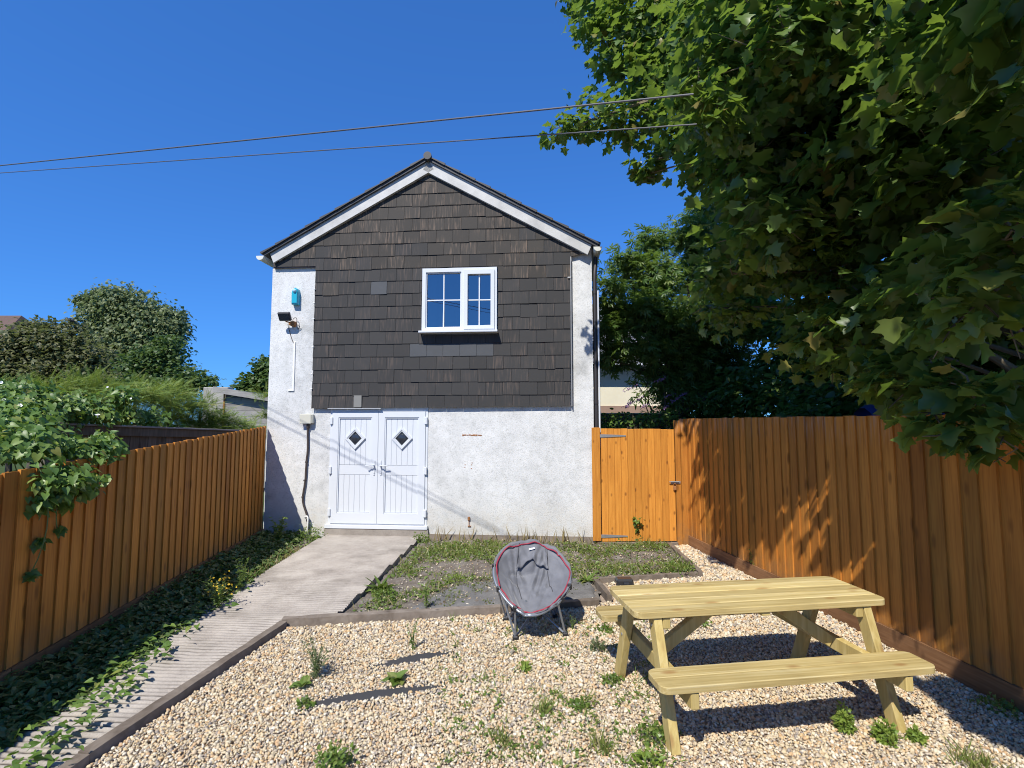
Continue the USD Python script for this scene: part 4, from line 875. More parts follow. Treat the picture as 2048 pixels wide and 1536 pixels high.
def sycamore():
    rng = np.random.default_rng(42)
    t = thing('sycamore_tree', 'large dark green sycamore tree overhanging the right fence and filling the upper right', 'tree')
    L = [(1125, 262, 6.1, .20), (1185, 240, 6.0, .30), (1250, 238, 5.9, .36), (1335, 245, 5.8, .42), (1300, 322, 5.9, .22), (1290, 350, 5.9, .12),
         (1195, 70, 6.3, .32), (1185, -20, 6.3, .45), (1235, 125, 6.2, .36), (1285, 40, 6.0, .6), (1300, 175, 6.0, .42), (1400, 90, 5.7, .8), (1400, -70, 5.7, .9), (1425, 250, 5.5, .55),
         (1455, 365, 5.4, .36), (1485, 300, 5.0, .55), (1550, 150, 4.8, .9), (1570, 330, 4.8, .62), (1570, 445, 4.9, .45), (1540, 520, 5.6, .5), (1650, 560, 4.9, .5),
         (1700, 250, 4.8, .95), (1700, 480, 4.6, .8), (1760, 640, 4.2, .6), (1670, 690, 4.8, .45), (1900, 100, 4.3, 1.1), (1900, 350, 3.6, .75), (1960, 600, 2.95, .5), (2010, 480, 2.6, .4), (1830, 760, 3.7, .32), (1950, 800, 3.3, .36),
         (1890, 860, 3.35, .16), (1990, 870, 3.1, .2), (1620, 30, 5.0, .7), (1800, -60, 4.2, .9),
         (1650, 340, 7.0, 1.5), (1900, 300, 6.0, 1.5), (1820, 600, 6.2, 1.1), (1560, 80, 7.5, 1.5), (1720, 20, 6.5, 1.7), (1950, -50, 5.5, 1.6), (1480, -150, 7.0, 1.3), (2080, 500, 5.0, 1.5), (1600, -250, 5.5, 1.6), (2150, 200, 4.5, 1.4)]
    lobes = [(spot(x, y, d), r) for x, y, d, r in L] + [((2.55, 2.2, 3.9), .8), ((2.3, 1.2, 5.0), .9), ((2.9, 1.0, 4.2), .9), ((3.3, 1.8, 3.3), .7), ((2.4, 3.4, 5.2), .9), ((2.2, 4.4, 5.6), .9), ((2.9, 3.6, 4.2), .8), ((2.6, .2, 5.4), 1.0), ((3.1, 2.8, 6.6), 1.2), ((3.2, 4.8, 4.6), 1.0), ((2.0, 2.6, 6.6), 1.0), ((2.0, .6, 3.6), .75), ((2.25, 1.1, 3.0), .55), ((1.75, -.1, 4.5), .85), ((2.6, .2, 3.4), .8), ((2.5, 1.6, 3.0), .5), ((2.15, 4.2, 3.7), .5), ((2.0, 3.4, 4.6), .6), ((2.25, 5.0, 3.4), .45), ((1.9, 4.3, 4.9), .5), ((2.4, 5.6, 3.2), .4), ((2.3, 4.6, 4.4), .6)]
    P, D, N, S = [], [], [], []
    for li, (c, r) in enumerate(lobes):  # leaves of the shaded lower shoots are larger than those of the sunlit crown
        n = int((1650 if c[2] > 4.2 or c[1] > 4.4 else 1150) * r ** 2.0 * (.9 if li >= len(L) else 1)) + 24
        p, d, q = lobe_leaves(rng, c, r, n, per=11, spread_r=min(.16, r * .4), outward=.7, droop=.24, flat=.24, tilt=.36)
        P.append(p); D.append(d); N.append(q); S.append(np.full(len(p), .092 if c[2] > 4.2 or c[1] > 4.4 else .125))
    P, D, N = map(np.vstack, (P, D, N)); S = np.concatenate(S)
    ok = lit_ok(P) & (np.linalg.norm(P - EYE, axis=1) > 2.0)
    # a leaf's own reach also stays clear
    ok &= lit_ok(P + unit(D) * .10)
    P, D, N, S = P[ok], D[ok], N[ok], S[ok]
    for c, rr_ in ((spot(1392, 184, 3.75), .17), (spot(1405, 250, 3.75), .15), (spot(1440, 205, 3.7), .2), (spot(1450, 270, 3.8), .15)):   # a spray round the cables
        p, d, q = lobe_leaves(rng, c, rr_, 60, per=5, spread_r=.06, outward=.7, droop=.3); P = np.vstack([P, p]); D = np.vstack([D, d]); N = np.vstack([N, q]); S = np.r_[S, np.full(len(p), .085)]
    foliage(t, 'foliage', 'sycamore_leaf', LOBED_SMALL, P, D, N, S, rng, .55, 1.35, single=300, single_mat='sycamore_single')
    base = np.array([4.9, 4.4, -.05]); fork = np.array([4.7, 4.3, 2.6]); top = np.array([4.2, 4.4, 6.0])
    obj('trunk', MB().tube(smoothline([base, (4.85, 4.35, 1.2), fork, (4.5, 4.35, 4.2), top, (4.0, 4.4, 7.8)], 20), np.linspace(.26, .06, 20), 12).get(), 'bark', t, smooth=True)
    spine = smoothline([base, (4.85, 4.35, 1.2), fork, (4.5, 4.35, 4.2), top, (4.0, 4.4, 7.8)], 20)
    tw = MB()
    for i, (c, r) in enumerate(lobes):
        c = np.asarray(c, float)
        if not lit_ok(c[None])[0] and r > .5: c = c + np.array([.5, 0, .3])
        k = np.argmin(np.linalg.norm(spine - (c - [0, 0, .9]), axis=1)); s = spine[min(k, 16)]
        if not (lit_ok(((s + c) / 2)[None])[0]): continue
        mid = (s + c) / 2 + [0, 0, .18]; line = smoothline([s, mid, c], 12)
        line = line[lit_ok(line)]
        if len(line) < 4: continue
        tw.tube(line, np.linspace(.05 if r > .5 else .025, .008, len(line)), 6)
        for _ in range(int(4 + 6 * r)):
            e = c + unit(rng.normal(size=3)) * r * .85; ln = np.array([c, (c + e) / 2 + rng.normal(size=3) * .04, e])
            if lit_ok(ln).all(): tw.tube(ln, (.008, .006, .003), 4)
    obj('limbs', tw.get(), 'twig', t, smooth=True)
sycamore()

def shrub(name, label, cat, lobes, mat_name, proto, size, dens, trunk=None, seed=1, per=5, droop=.2, squash=(1, 1, .85), check=False, spread_r=.12, group=None, stemmat='bark', shell=.5, outward=.6):
    rng = np.random.default_rng(seed); t = thing(name, label, cat, group); P, D, N = [], [], []
    for c, r in lobes:
        p, d, q = lobe_leaves(rng, c, r, int(dens * r ** 2) + 12, per=per, spread_r=min(spread_r, r * .5), droop=droop, squash=squash, shell=shell, outward=outward); P.append(p); D.append(d); N.append(q)
    P, D, N = map(np.vstack, (P, D, N))
    ok = P[:, 2] > .0
    if check: ok &= lit_ok(P)
    P, D, N = P[ok], D[ok], N[ok]
    foliage(t, 'crown', mat_name, proto, P, D, N, size, rng)
    if trunk is not None:
        base = np.array(trunk[0], float); b = MB(); cs = np.array([np.asarray(c) for c, _ in lobes]); mid = cs.mean(0)
        obj('trunk', MB().tube(smoothline([base, base * .5 + mid * .5 + [.05, 0, -.1], mid], 10), np.linspace(trunk[1], trunk[1] * .45, 10), 8).get(), stemmat, t, smooth=True)
        for c, r in lobes:
            s = base * .35 + mid * .65; b.tube(smoothline([s, (s + c) / 2 + rng.normal(size=3) * .06, np.asarray(c)], 7), np.linspace(trunk[1] * .4, .008, 7), 5)
            for _ in range(3):
                e = np.asarray(c) + unit(rng.normal(size=3)) * r * .8; b.tube([c, e], (.01, .003), 4)
        obj('branches', b.get(), stemmat, t, smooth=True)
    return t, P

LB = lambda rows: [(spot(x, y, d), r) for x, y, d, r in rows]
# elder and shrubs behind the gate and fence
shrub('elder_bush', 'tall dark elder bush with dead twigs behind the gate, beside the house corner', 'bush',
      LB([(1225, 600, 9.6, .28), (1245, 520, 9.8, .30), (1215, 690, 9.5, .26), (1235, 640, 9.7, .35), (1240, 730, 9.5, .2), (1300, 480, 10.2, .32), (1300, 560, 10, .6), (1330, 640, 9.8, .7), (1380, 470, 10.5, .5), (1410, 420, 10.6, .35), (1430, 540, 10.5, .9), (1420, 660, 10, .8), (1480, 460, 10.8, .7), (1490, 600, 10.5, .9), (1380, 730, 9.8, .55), (1460, 740, 10, .6), (1225, 655, 9.3, .22), (1255, 690, 9.3, .30), (1215, 720, 9.2, .14), (1300, 700, 9.4, .36), (1290, 620, 9.4, .4), (1220, 570, 9.4, .2), (1325, 762, 9.6, .26), (1350, 800, 9.7, .22), (1295, 742, 9.6, .14)]),
      'elder_leaf', PINNATE, .16, 2300, trunk=((4.0, 10.4, 0), .12), seed=5, check=True)
shrub('dark_shrub', 'dense dark shrub mass behind the right fence under the sycamore', 'bush',
      LB([(1480, 790, 9.0, .6), (1560, 800, 8.5, .6), (1560, 720, 9.2, .5), (1650, 810, 7.5, .5), (1740, 800, 7.0, .5), (1830, 790, 6.5, .6), (1930, 780, 6.0, .7), (2040, 760, 5.5, .8), (1700, 720, 8.0, .5), (1860, 690, 7.0, .7), (1990, 640, 6.5, .9), (1640, 860, 7.2, .5), (1850, 870, 6.2, .6), (2030, 880, 5.4, .6), (1500, 870, 8.9, .5), (1600, 660, 9.0, .55), (1540, 640, 9.6, .6), (1660, 760, 8.4, .5), (1760, 740, 8.0, .5), (1580, 760, 9.0, .5), (1400, 790, 10.2, .45), (1365, 800, 10.4, .28), (1440, 810, 9.8, .5), (1400, 845, 9.8, .35), (1350, 850, 9.9, .2), (1450, 860, 9.4, .4), (1410, 740, 10.6, .4)]),
      'elder_leaf', OVATE, .12, 2600, trunk=((5.2, 7.8, 0), .1), seed=6)
t, _ = shrub('buddleia_bush', 'purple flowering bush in front of the cream house, behind the gate', 'bush',
      LB([(1290, 790, 9.2, .22), (1330, 770, 9.3, .25), (1270, 760, 9.4, .14), (1370, 800, 9.2, .28), (1300, 730, 9.5, .14), (1410, 800, 9.1, .25)]), 'elder_leaf', LANCE, .12, 2200, trunk=((2.9, 9.5, 0), .04), seed=8)
rg = np.random.default_rng(9); b = []
for (x, y) in ((1258, 778), (1275, 800), (1340, 790), (1350, 800), (1330, 815), (1262, 805), (1365, 790), (1290, 812), (1320, 760), (1255, 812)):
    c = spot(x, y, 9.05 + rg.normal(0, .05)); P = c + rg.normal(size=(30, 1)) * np.array([[.05, .02, .02]]) + rg.normal(size=(30, 3)) * .012
    b.append(spread(TUFT, P, frames(rg.normal(size=(30, 3)), rg.normal(size=(30, 3))), .028))
for q in b: obj('flower_spike', q, 'petal_purple', t, kind='stuff')
shrub('green_bush', 'bright green leafy bush peeping over the gate beside the house corner', 'bush', LB([(1215, 840, 8.75, .13), (1250, 838, 8.8, .16), (1290, 842, 8.8, .16), (1320, 832, 8.8, .15), (1345, 842, 8.9, .14)]), 'vine_leaf', OVATE, .075, 4200, trunk=((2.2, 8.9, 0), .02), seed=10)
# far left trees
shrub('birch_tree', 'tall feathery grey green birch, the highest tree on the left skyline', 'tree',
      LB([(215, 625, 24, .9), (205, 598, 24, .45), (165, 600, 24, .3), (345, 640, 24, .5), (250, 610, 24, .9), (290, 640, 24, 1.1), (330, 650, 24.2, .8), (200, 670, 24, 1.0), (250, 680, 24, 1.3), (310, 700, 24, 1.1), (175, 612, 24, .35), (190, 590, 24, .25), (240, 588, 24, .3), (350, 660, 24, .5), (270, 745, 24, 1.3)]),
      'far_birch', TUFT, .17, 2000, trunk=((-19, 24, 0), .2), seed=20, droop=.9, squash=(1, 1, 1.15), spread_r=.35, per=7)
shrub('dark_leafy_tree', 'dark green leafy tree right of the tall birch on the left skyline', 'tree',
      LB([(320, 720, 19, .7), (350, 745, 19, .6), (285, 730, 19, .6), (340, 690, 19.2, .45), (390, 760, 18.5, .45), (300, 770, 18.6, .6), (420, 765, 18.2, .25), (360, 775, 18.4, .6), (260, 775, 18.5, .5)]),
      'far_dark', TUFT, .15, 2200, trunk=((-13, 19, 0), .15), seed=21, spread_r=.28)
shrub('dusty_tree', 'broad dusty olive tree at the left edge of the photo', 'tree',
      LB([(30, 690, 20, .8), (80, 680, 20, .8), (130, 690, 20, .8), (180, 720, 20, .8), (40, 740, 20, 1.0), (110, 745, 20, 1.0), (180, 765, 20, .7), (-30, 720, 20, 1.0), (95, 655, 20.2, .35), (60, 655, 20.2, .3), (145, 655, 20.1, .3), (225, 770, 19.6, .5)]),
      'far_dusty', TUFT, .165, 2000, trunk=((-19, 20, 0), .2), seed=22, spread_r=.3)
shrub('distant_tree', 'far green tree just left of the white house wall above the shed', 'tree', LB([(520, 765, 40, 1.2), (545, 750, 40, 1.2), (500, 775, 40, .8), (535, 730, 40, .7), (560, 770, 40, 1.5)]), 'far_dark', TUFT, .4, 500, trunk=((-19.6, 40, 0), .2), seed=23, spread_r=.4)
# bird on the dusty tree
bp = spot(141, 640, 20); bd = thing('perched_bird', 'small black bird perched on top of the dusty left tree', 'bird', loc=bp)
m = trimesh.creation.icosphere(subdivisions=2); v = np.array(m.vertices) * [.17, .075, .08]; v[:, 2] += .25 * v[:, 0] * 0 - .15 * np.minimum(v[:, 0] + .02, 0) * 0; v[:, 0] += 0; v[v[:, 0] > .08, 2] -= .02
h = trimesh.creation.icosphere(subdivisions=1, radius=.05); h.apply_translation([-.16, 0, .065])
body = MB().add(v, m.faces).mesh(h).add([(-.20, 0, .075), (-.205, .015, .06), (-.205, -.015, .06), (-.26, 0, .06)], [(0, 1, 3), (0, 3, 2), (1, 2, 3)]).add([(.12, .03, 0), (.12, -.03, 0), (.30, .025, -.05), (.30, -.025, -.05), (.12, 0, -.03)], [(0, 2, 3), (0, 3, 1), (4, 3, 2), (0, 4, 2), (1, 3, 4)]).tube([(0, .02, -.07), (0, .02, -.13)], .008, 4).tube([(0, -.02, -.07), (0, -.02, -.13)], .008, 4)
obj('body', body.get(), 'bird_black', bd, smooth=True)

# conifer hedge behind the left fence
def hedge():
    rng = np.random.default_rng(30); t = thing('conifer_hedge', 'yellow green feathery conifer hedge behind the left fence', 'hedge')
    rows = [(20, 830, 6.2, .42), (70, 810, 6.4, .42), (130, 800, 6.8, .40), (200, 795, 7.2, .42), (270, 800, 7.6, .42), (340, 805, 8.2, .42), (400, 822, 8.8, .36), (450, 850, 9.2, .33), (500, 866, 9.5, .26), (535, 830, 9.3, .12), (40, 870, 6.4, .3), (100, 850, 6.6, .3), (390, 855, 8.8, .3), (150, 835, 6.9, .3), (250, 840, 7.8, .3), (350, 845, 8.6, .3), (430, 855, 9.0, .3), (-40, 820, 6.2, .5), (525, 790, 9.2, .08)]
    P, D, N = [], [], []
    for c, r in LB(rows):
        k = int(330 * r ** 1.4) + 6; per = 10; dr = unit(rng.normal(size=(k, 3))); dr[:, 2] = np.abs(dr[:, 2]) * 1.2 - .42
        p = c + dr * r * (.4 + .62 * rng.random((k, 1))) * [1.25, 1.1, .85]; hd = unit(dr) * [1, 1, .45] + [.45, -.3, .10] + rng.normal(size=(k, 3)) * .35
        p = np.repeat(p, per, 0) + np.repeat(unit(hd), per, 0) * rng.uniform(-.14, .14, (k * per, 1)) + rng.normal(size=(k * per, 3)) * [.05, .05, .018]
        P.append(p); D.append(np.repeat(unit(hd), per, 0) + rng.normal(size=(k * per, 3)) * [.32, .32, .14] - [0, 0, .1]); N.append(np.array([0, -.25, 1.]) + rng.normal(size=(k * per, 3)) * .28)
    P, D, N = map(np.vstack, (P, D, N))
    foliage(t, 'sprays', 'conifer_leaf', FROND, P, D, N, .17, rng, .6, 1.35)
    b = MB()
    for x, y, d, r in rows[:9]:
        c = spot(x, y, d); b.tube([(c[0], c[1] + .1, -.05), c], (.06, .02), 6)
    obj('stems', b.get(), 'bark', t)
    for x, y, d in ((270, 838, 7.3), (300, 850, 7.5), (230, 846, 6.9)):
        c = spot(x, y, d); b = MB()
        for _ in range(7): b.tube(smoothline([c, c + rng.normal(size=3) * .09, c + rng.normal(size=3) * .16], 6), .006, 4)
        obj('dead_twigs', b.get(), 'dry_stem', t)
hedge()
# old grey fence behind
of = thing('old_grey_fence', 'old dark grey weathered board fence with cap rail behind the left fence', 'fence')
p0, p1 = np.array([-5.42, 5.95]), np.array([-4.62, 8.6]); dd = p1 - p0; Lf = np.linalg.norm(dd); dd /= Lf; nf = np.array([dd[1], -dd[0]])
zt = lambda t: 1.885 - .125 * t / Lf
OF = lambda v: np.c_[p0[0] + v[:, 0] * dd[0] + v[:, 1] * nf[0], p0[1] + v[:, 0] * dd[1] + v[:, 1] * nf[1], v[:, 2] - .125 * v[:, 0] / Lf]
k = 0
while k * .125 < Lf - .05:
    obj('board', MB().box((k * .125 + .002, 0, .0), (k * .125 + .121, .014 + .003 * (k % 2), 1.78), OF).get(), 'old_fence_wood', of); k += 1
obj('top_rail', MB().box((0, .018, 1.755), (Lf, .05, 1.872), OF, .004).get(), 'old_fence_wood', of)
obj('cap', MB().box((-.02, -.02, 1.874), (Lf, .075, 1.898), OF, .004).get(), 'shed_wood', of)
obj('post', MB().box((-.12, -.03, 0), (-.02, .07, 1.86), OF, .004).get(), 'old_fence_wood', of)

# shed
sh = thing('grey_shed', 'weathered grey timber shed with sloping roof beyond the hedge', 'shed')
s0 = spot(450, 800, 14.0); x0 = s0[0]; y0 = 14.0
SF = lambda v: np.c_[x0 + v[:, 0], y0 - v[:, 2], v[:, 1]]
for k in range(14):
    z = .1 + k * .178; obj('cladding_board', MB().prism(sbox(.02, z, 2.6, z + .172).intersection(Polygon([(0, 0), (2.7, 0), (2.7, 2.25), (0, 2.66)])), SF, 0, .02 + .004 * (k % 2)).get(), 'shed_wood', sh)
obj('side_wall', MB().box((.0, 0, -2.2), (.03, 2.55, -.002), SF).box((2.57, 0, -2.2), (2.6, 2.4, -.002), SF).get(), 'shed_wood', sh)
obj('corner_post', MB().box((-.02, 0, .0), (.016, 2.72, .05), SF).get(), 'rusty', sh)
rf = lambda v: SF(np.c_[v[:, 0], v[:, 1] - .16 * v[:, 0], v[:, 2]])
obj('roof', MB().box((-.2, 2.80, -2.4), (2.8, 2.83, .2), rf).get(), 'slate', sh)
obj('roof_fascia', MB().box((-.22, 2.70, .2), (2.8, 2.86, .225), rf).get(), 'shed_wood', sh)
obj('gable_boarding', MB().prism(Polygon([(.02, 2.3), (.02, 2.775), (2.6, 2.365), (2.6, 2.0)]), SF, -.03, -.004).get(), 'dark_trim', sh)
wl = thing('garden_wall', 'pale stone garden wall top beside the grey shed', 'wall')
obj('wall', MB().box((spot(405, 800, 16)[0], 16, 0), (spot(455, 800, 16)[0], 16.3, spot(430, 774, 16)[2]), None, .02).get(), 'stone_wall', wl)
# far left house roof
fr_ = thing('brown_roofed_house', 'corner of a brown roofed house at the far left behind trees', 'house')
q = spot(-60, 690, 34); obj('wall', MB().box((q[0] - 7, 34, 0), (q[0] + 1.6, 41, q[2] - .2), None).get(), 'brick_far', fr_)
z0 = q[2] - .2; xr = q[0] + 1.9
obj('roof', MB().add([(xr - 9, 33.6, z0), (xr, 33.6, z0), (xr, 41.4, z0), (xr - 9, 41.4, z0), (xr - 7, 37.5, z0 + 3), (xr - 2.0, 37.5, z0 + 3)], [(0, 1, 5), (0, 5, 4), (1, 2, 5), (2, 3, 4), (2, 4, 5), (3, 0, 4), (0, 2, 1), (0, 3, 2)]).get(), 'brown_roof', fr_)

# neighbour house on the right
nh = thing('cream_house', 'cream rendered house with grey slate roof seen past the right house corner', 'house')
NY = 15.5; q = spot(1150, 733, NY); ez = q[2]; NX0 = q[0] - 4
obj('wall', MB().box((NX0, NY, 0), (NX0 + 7.5, NY + 7, ez - .02), None).get(), 'cream_wall', nh)
obj('roof', MB().add([(NX0 - .3, NY - .35, ez), (NX0 + 7.8, NY - .35, ez), (NX0 + 7.8, NY + 3.5, ez + 2.75), (NX0 - .3, NY + 3.5, ez + 2.75), (NX0 + 7.8, NY + 7.3, ez), (NX0 - .3, NY + 7.3, ez)], [(0, 1, 2), (0, 2, 3), (3, 2, 4), (3, 4, 5)]).get(), 'grey_roof', nh)
obj('gutter', MB().tube([(NX0 - .3, NY - .42, ez + .0), (NX0 + 7.8, NY - .42, ez + .0)], .06, 8).get(), 'upvc', nh)
obj('string_course', MB().box((NX0, NY - .06, spot(1200, 826, NY)[2]), (NX0 + 7.5, NY - .004, spot(1200, 812, NY)[2]), None).get(), 'brick_far', nh)
obj('wall_base', MB().box((NX0, NY - .03, 0), (NX0 + 7.5, NY - .004, spot(1200, 829, NY)[2]), None).get(), 'dark_trim', nh)
bf = thing('grey_back_fence', 'short grey board fence behind the gate in front of the cream house', 'fence')
for k in range(18):
    x = 1.35 + k * .125; obj('board', MB().box((x, 9.9, 0), (x + .121, 9.915, spot(1200, 828, 9.9)[2] + .002 * (k % 3)), None).get(), 'old_fence_wood', bf)
obj('rail', MB().box((1.3, 9.92, 1.2), (3.7, 9.96, 1.3), None).get(), 'old_fence_wood', bf)
# blue sheeting behind the right fence
c = spot(1820, 815, 5.2); xs = np.linspace(-.5, .5, 14); ysv = np.linspace(-.35, .35, 10); X, Yv = np.meshgrid(xs, ysv, indexing='ij')
Z = c[2] + .03 - 1.2 * np.clip(np.abs(Yv) - .08, 0, 1) - .5 * np.clip(np.abs(X) - .42, 0, 1) + .04 * nz(X, Yv, 5, 2)
q = np.array([(i * 10 + j, (i + 1) * 10 + j, (i + 1) * 10 + j + 1, i * 10 + j + 1) for i in range(13) for j in range(9)])
tp = thing('blue_tarpaulin', 'dark blue tarpaulin heaped in shade just behind the right fence', 'tarpaulin')
obj('sheet', (np.c_[X.ravel() + c[0], Yv.ravel() + 5.2, Z.ravel()], q), 'tarp_blue', tp, smooth=True)
obj('stack_below', MB().box((c[0] - .45, 5.0, 0), (c[0] + .45, 5.4, c[2] - .16), None, .02).get(), 'old_fence_wood', tp)

# ------------------------------------------------------------------ bindweed on the left fence
def bindweed():
    rng = np.random.default_rng(50); t = thing('bindweed_vine', 'bindweed with white trumpet flowers spilling over the near end of the left fence', 'climbing plant')
    P, D, N = [], [], []
    rows = [(20, 900, 4.0, .30), (80, 920, 4.2, .26), (140, 915, 4.35, .20), (180, 900, 4.5, .14), (215, 893, 4.6, .08), (40, 960, 3.95, .20), (110, 965, 4.2, .14), (-40, 930, 3.8, .35), (20, 830, 4.6, .28), (60, 860, 4.6, .22), (0, 790, 5.0, .2), (100, 1010, 4.05, .04), (40, 1085, 3.85, .03), (115, 1060, 4.05, .02), (200, 880, 4.75, .08), (165, 985, 4.3, .04), (60, 1150, 3.8, .02), (30, 1010, 3.8, .07), (0, 950, 3.85, .24), (10, 860, 4.2, .25), (60, 985, 3.9, .07)]
    for c, r in LB(rows):
        c = np.array(c); c[0] = max(c[0], left_x(c[1]) + .03) if c[2] < 1.5 else c[0]
        p, d, q = lobe_leaves(rng, c, r, int(4600 * r ** 1.5) + 18, per=4, spread_r=min(.07, r * .6), droop=.55, outward=.5); q = q + [.3, -.5, 0]
        ok = (p[:, 2] > 1.62) | (p[:, 0] > left_x(p[:, 1]) + .03); P.append(p[ok]); D.append(d[ok]); N.append(q[ok])
    P, D, N = map(np.vstack, (P, D, N))
    foliage(t, 'foliage', 'vine_leaf', HEART, P, D, N, .060, rng, .6, 1.3, single=300, single_mat='vine_single')
    b = MB()
    for x, y, d, r in rows:
        c = spot(x, y, d); e = np.array([left_x(d) - .3, d + .3, .3]) if x < 120 and y < 1000 else np.array([left_x(d) + .05, d, 1.55])
        b.tube(smoothline([e, (e + c) / 2 + rng.normal(size=3) * .05, c], 8), .005, 4)
    b.tube(smoothline([spot(45, 790, 4.8), spot(52, 765, 4.8), spot(56, 755, 4.8), spot(53, 745, 4.8)], 8), .004, 4)
    obj('stems', b.get(), 'green_stem', t)
    for (x, y, d, r, ax) in ((38, 812, 4.5, .026, (.3, -.6, .7)), (2, 765, 4.8, .016, (.4, -.7, .3)), (8, 800, 4.5, .016, (.2, -.9, .2)), (27, 905, 3.95, .014, (.3, -.5, .6)), (195, 830, 5.6, .024, (.1, -.3, .9)), (30, 1178, 3.75, .02, (.8, -.4, .4)), (262, 797, 6.4, .012, (.2, -.8, .4)), (215, 774, 6.2, .012, (.2, -.8, .4))):
        c = spot(x, y, d); a = unit(np.array(ax)); k = 12; an = np.arange(k) * 2 * np.pi / k; u = unit(np.cross(a, [0, 0, 1.])); w = np.cross(a, u); V = []
        for (h, rr) in ((-1.4, .12), (-.5, .22), (0, .6), (.22, 1.0)): V.append(c + a * h * r + rr * r * (np.cos(an)[:, None] * u + np.sin(an)[:, None] * w))
        F = [(i * k + j, i * k + (j + 1) % k, (i + 1) * k + (j + 1) % k, (i + 1) * k + j) for i in range(3) for j in range(k)]
        obj('flower', (np.vstack(V), np.array(F)), 'petal_white', t, smooth=True)
bindweed()

def hedge_vine():
    rng = np.random.default_rng(55); t = thing('hedge_bindweed', 'leafy bindweed trailing over the conifer hedge above the old grey fence', 'climbing plant'); P, D, N = [], [], []
    for c, r in LB([(60, 790, 5.9, .2), (110, 815, 6.0, .2), (165, 800, 6.4, .16), (195, 830, 6.4, .18), (245, 790, 6.8, .16), (250, 830, 6.8, .14), (300, 835, 7.2, .14), (130, 840, 6.1, .14), (360, 860, 7.9, .07), (345, 870, 7.7, .06)]):
        p, d, q = lobe_leaves(rng, c, r, int(2600 * r ** 1.5) + 10, per=4, spread_r=.07, droop=.5); P.append(p); D.append(d); N.append(q + [.2, -.6, 0])
    P, D, N = map(np.vstack, (P, D, N)); foliage(t, 'foliage', 'vine_leaf', HEART, P, D, N, .07, rng)
    b = MB()
    for k in range(0, len(P) - 8, 9): b.tube(smoothline([P[k], (P[k] + P[k + 4]) / 2 + [0, 0, .03], P[k + 4]], 5), .003, 4)
    obj('stems', b.get(), 'green_stem', t)
hedge_vine()

# ground cover in the shade of the left fence
def cover():
    rng = np.random.default_rng(60); n = 10500
    y = rng.uniform(2.0, 8.3, n); u = rng.random(n)
    x = left_x(y) + .06 + u * (-2.98 - left_x(y)) * np.where(y < 6.0, 1.0, .82 - .1 * (y - 6)) + rng.normal(0, .05, n)
    edge = nz(x, y, 1.6, 12) ; ok = (x < -2.93 + .22 * edge) & (x > left_x(y) + .05); x, y = x[ok], y[ok]; n = len(x)
    P = np.c_[x, y, verge_z(x, y) + .012 + .085 * rng.random(n) ** 1.5 * np.clip((-2.75 - x) / .7, .15, 1)]
    D = np.c_[rng.normal(size=(n, 2)), -.2 + 0 * x]; N = np.c_[rng.normal(size=(n, 2)) * .35, np.ones(n)]
    obj('ground_cover', spread(HEART, P, frames(D, N), rng.uniform(.028, .070, n)), 'cover_leaf', kind='stuff', label='dark bindweed and ivy ground cover at the foot of the left fence', cat='ground cover')
    # trailing edge that reaches onto the path in sun
    pts = [(450, 1180), (420, 1215), (330, 1265), (310, 1290), (275, 1325), (250, 1345), (205, 1395), (180, 1405), (110, 1470), (85, 1500), (60, 1520), (470, 1160), (230, 1340), (140, 1440)]
    P = []
    for (px, py) in pts:
        c = on_z(px, py, .08); k = 20; P.append(c + rng.normal(size=(k, 3)) * [.10, .15, .015] + [0, 0, .02])
    P = np.vstack(P); n = len(P); D = np.c_[rng.normal(size=(n, 2)) + [.5, 0], -.1 * np.ones(n)]; N = np.c_[rng.normal(size=(n, 2)) * .4, np.ones(n)]
    obj('trailing_bindweed', spread(HEART, P, frames(D, N), rng.uniform(.03, .065, n)), 'vine_leaf', kind='stuff', label='sunlit bindweed runners creeping onto the left edge of the ribbed path', cat='ground cover')
cover()

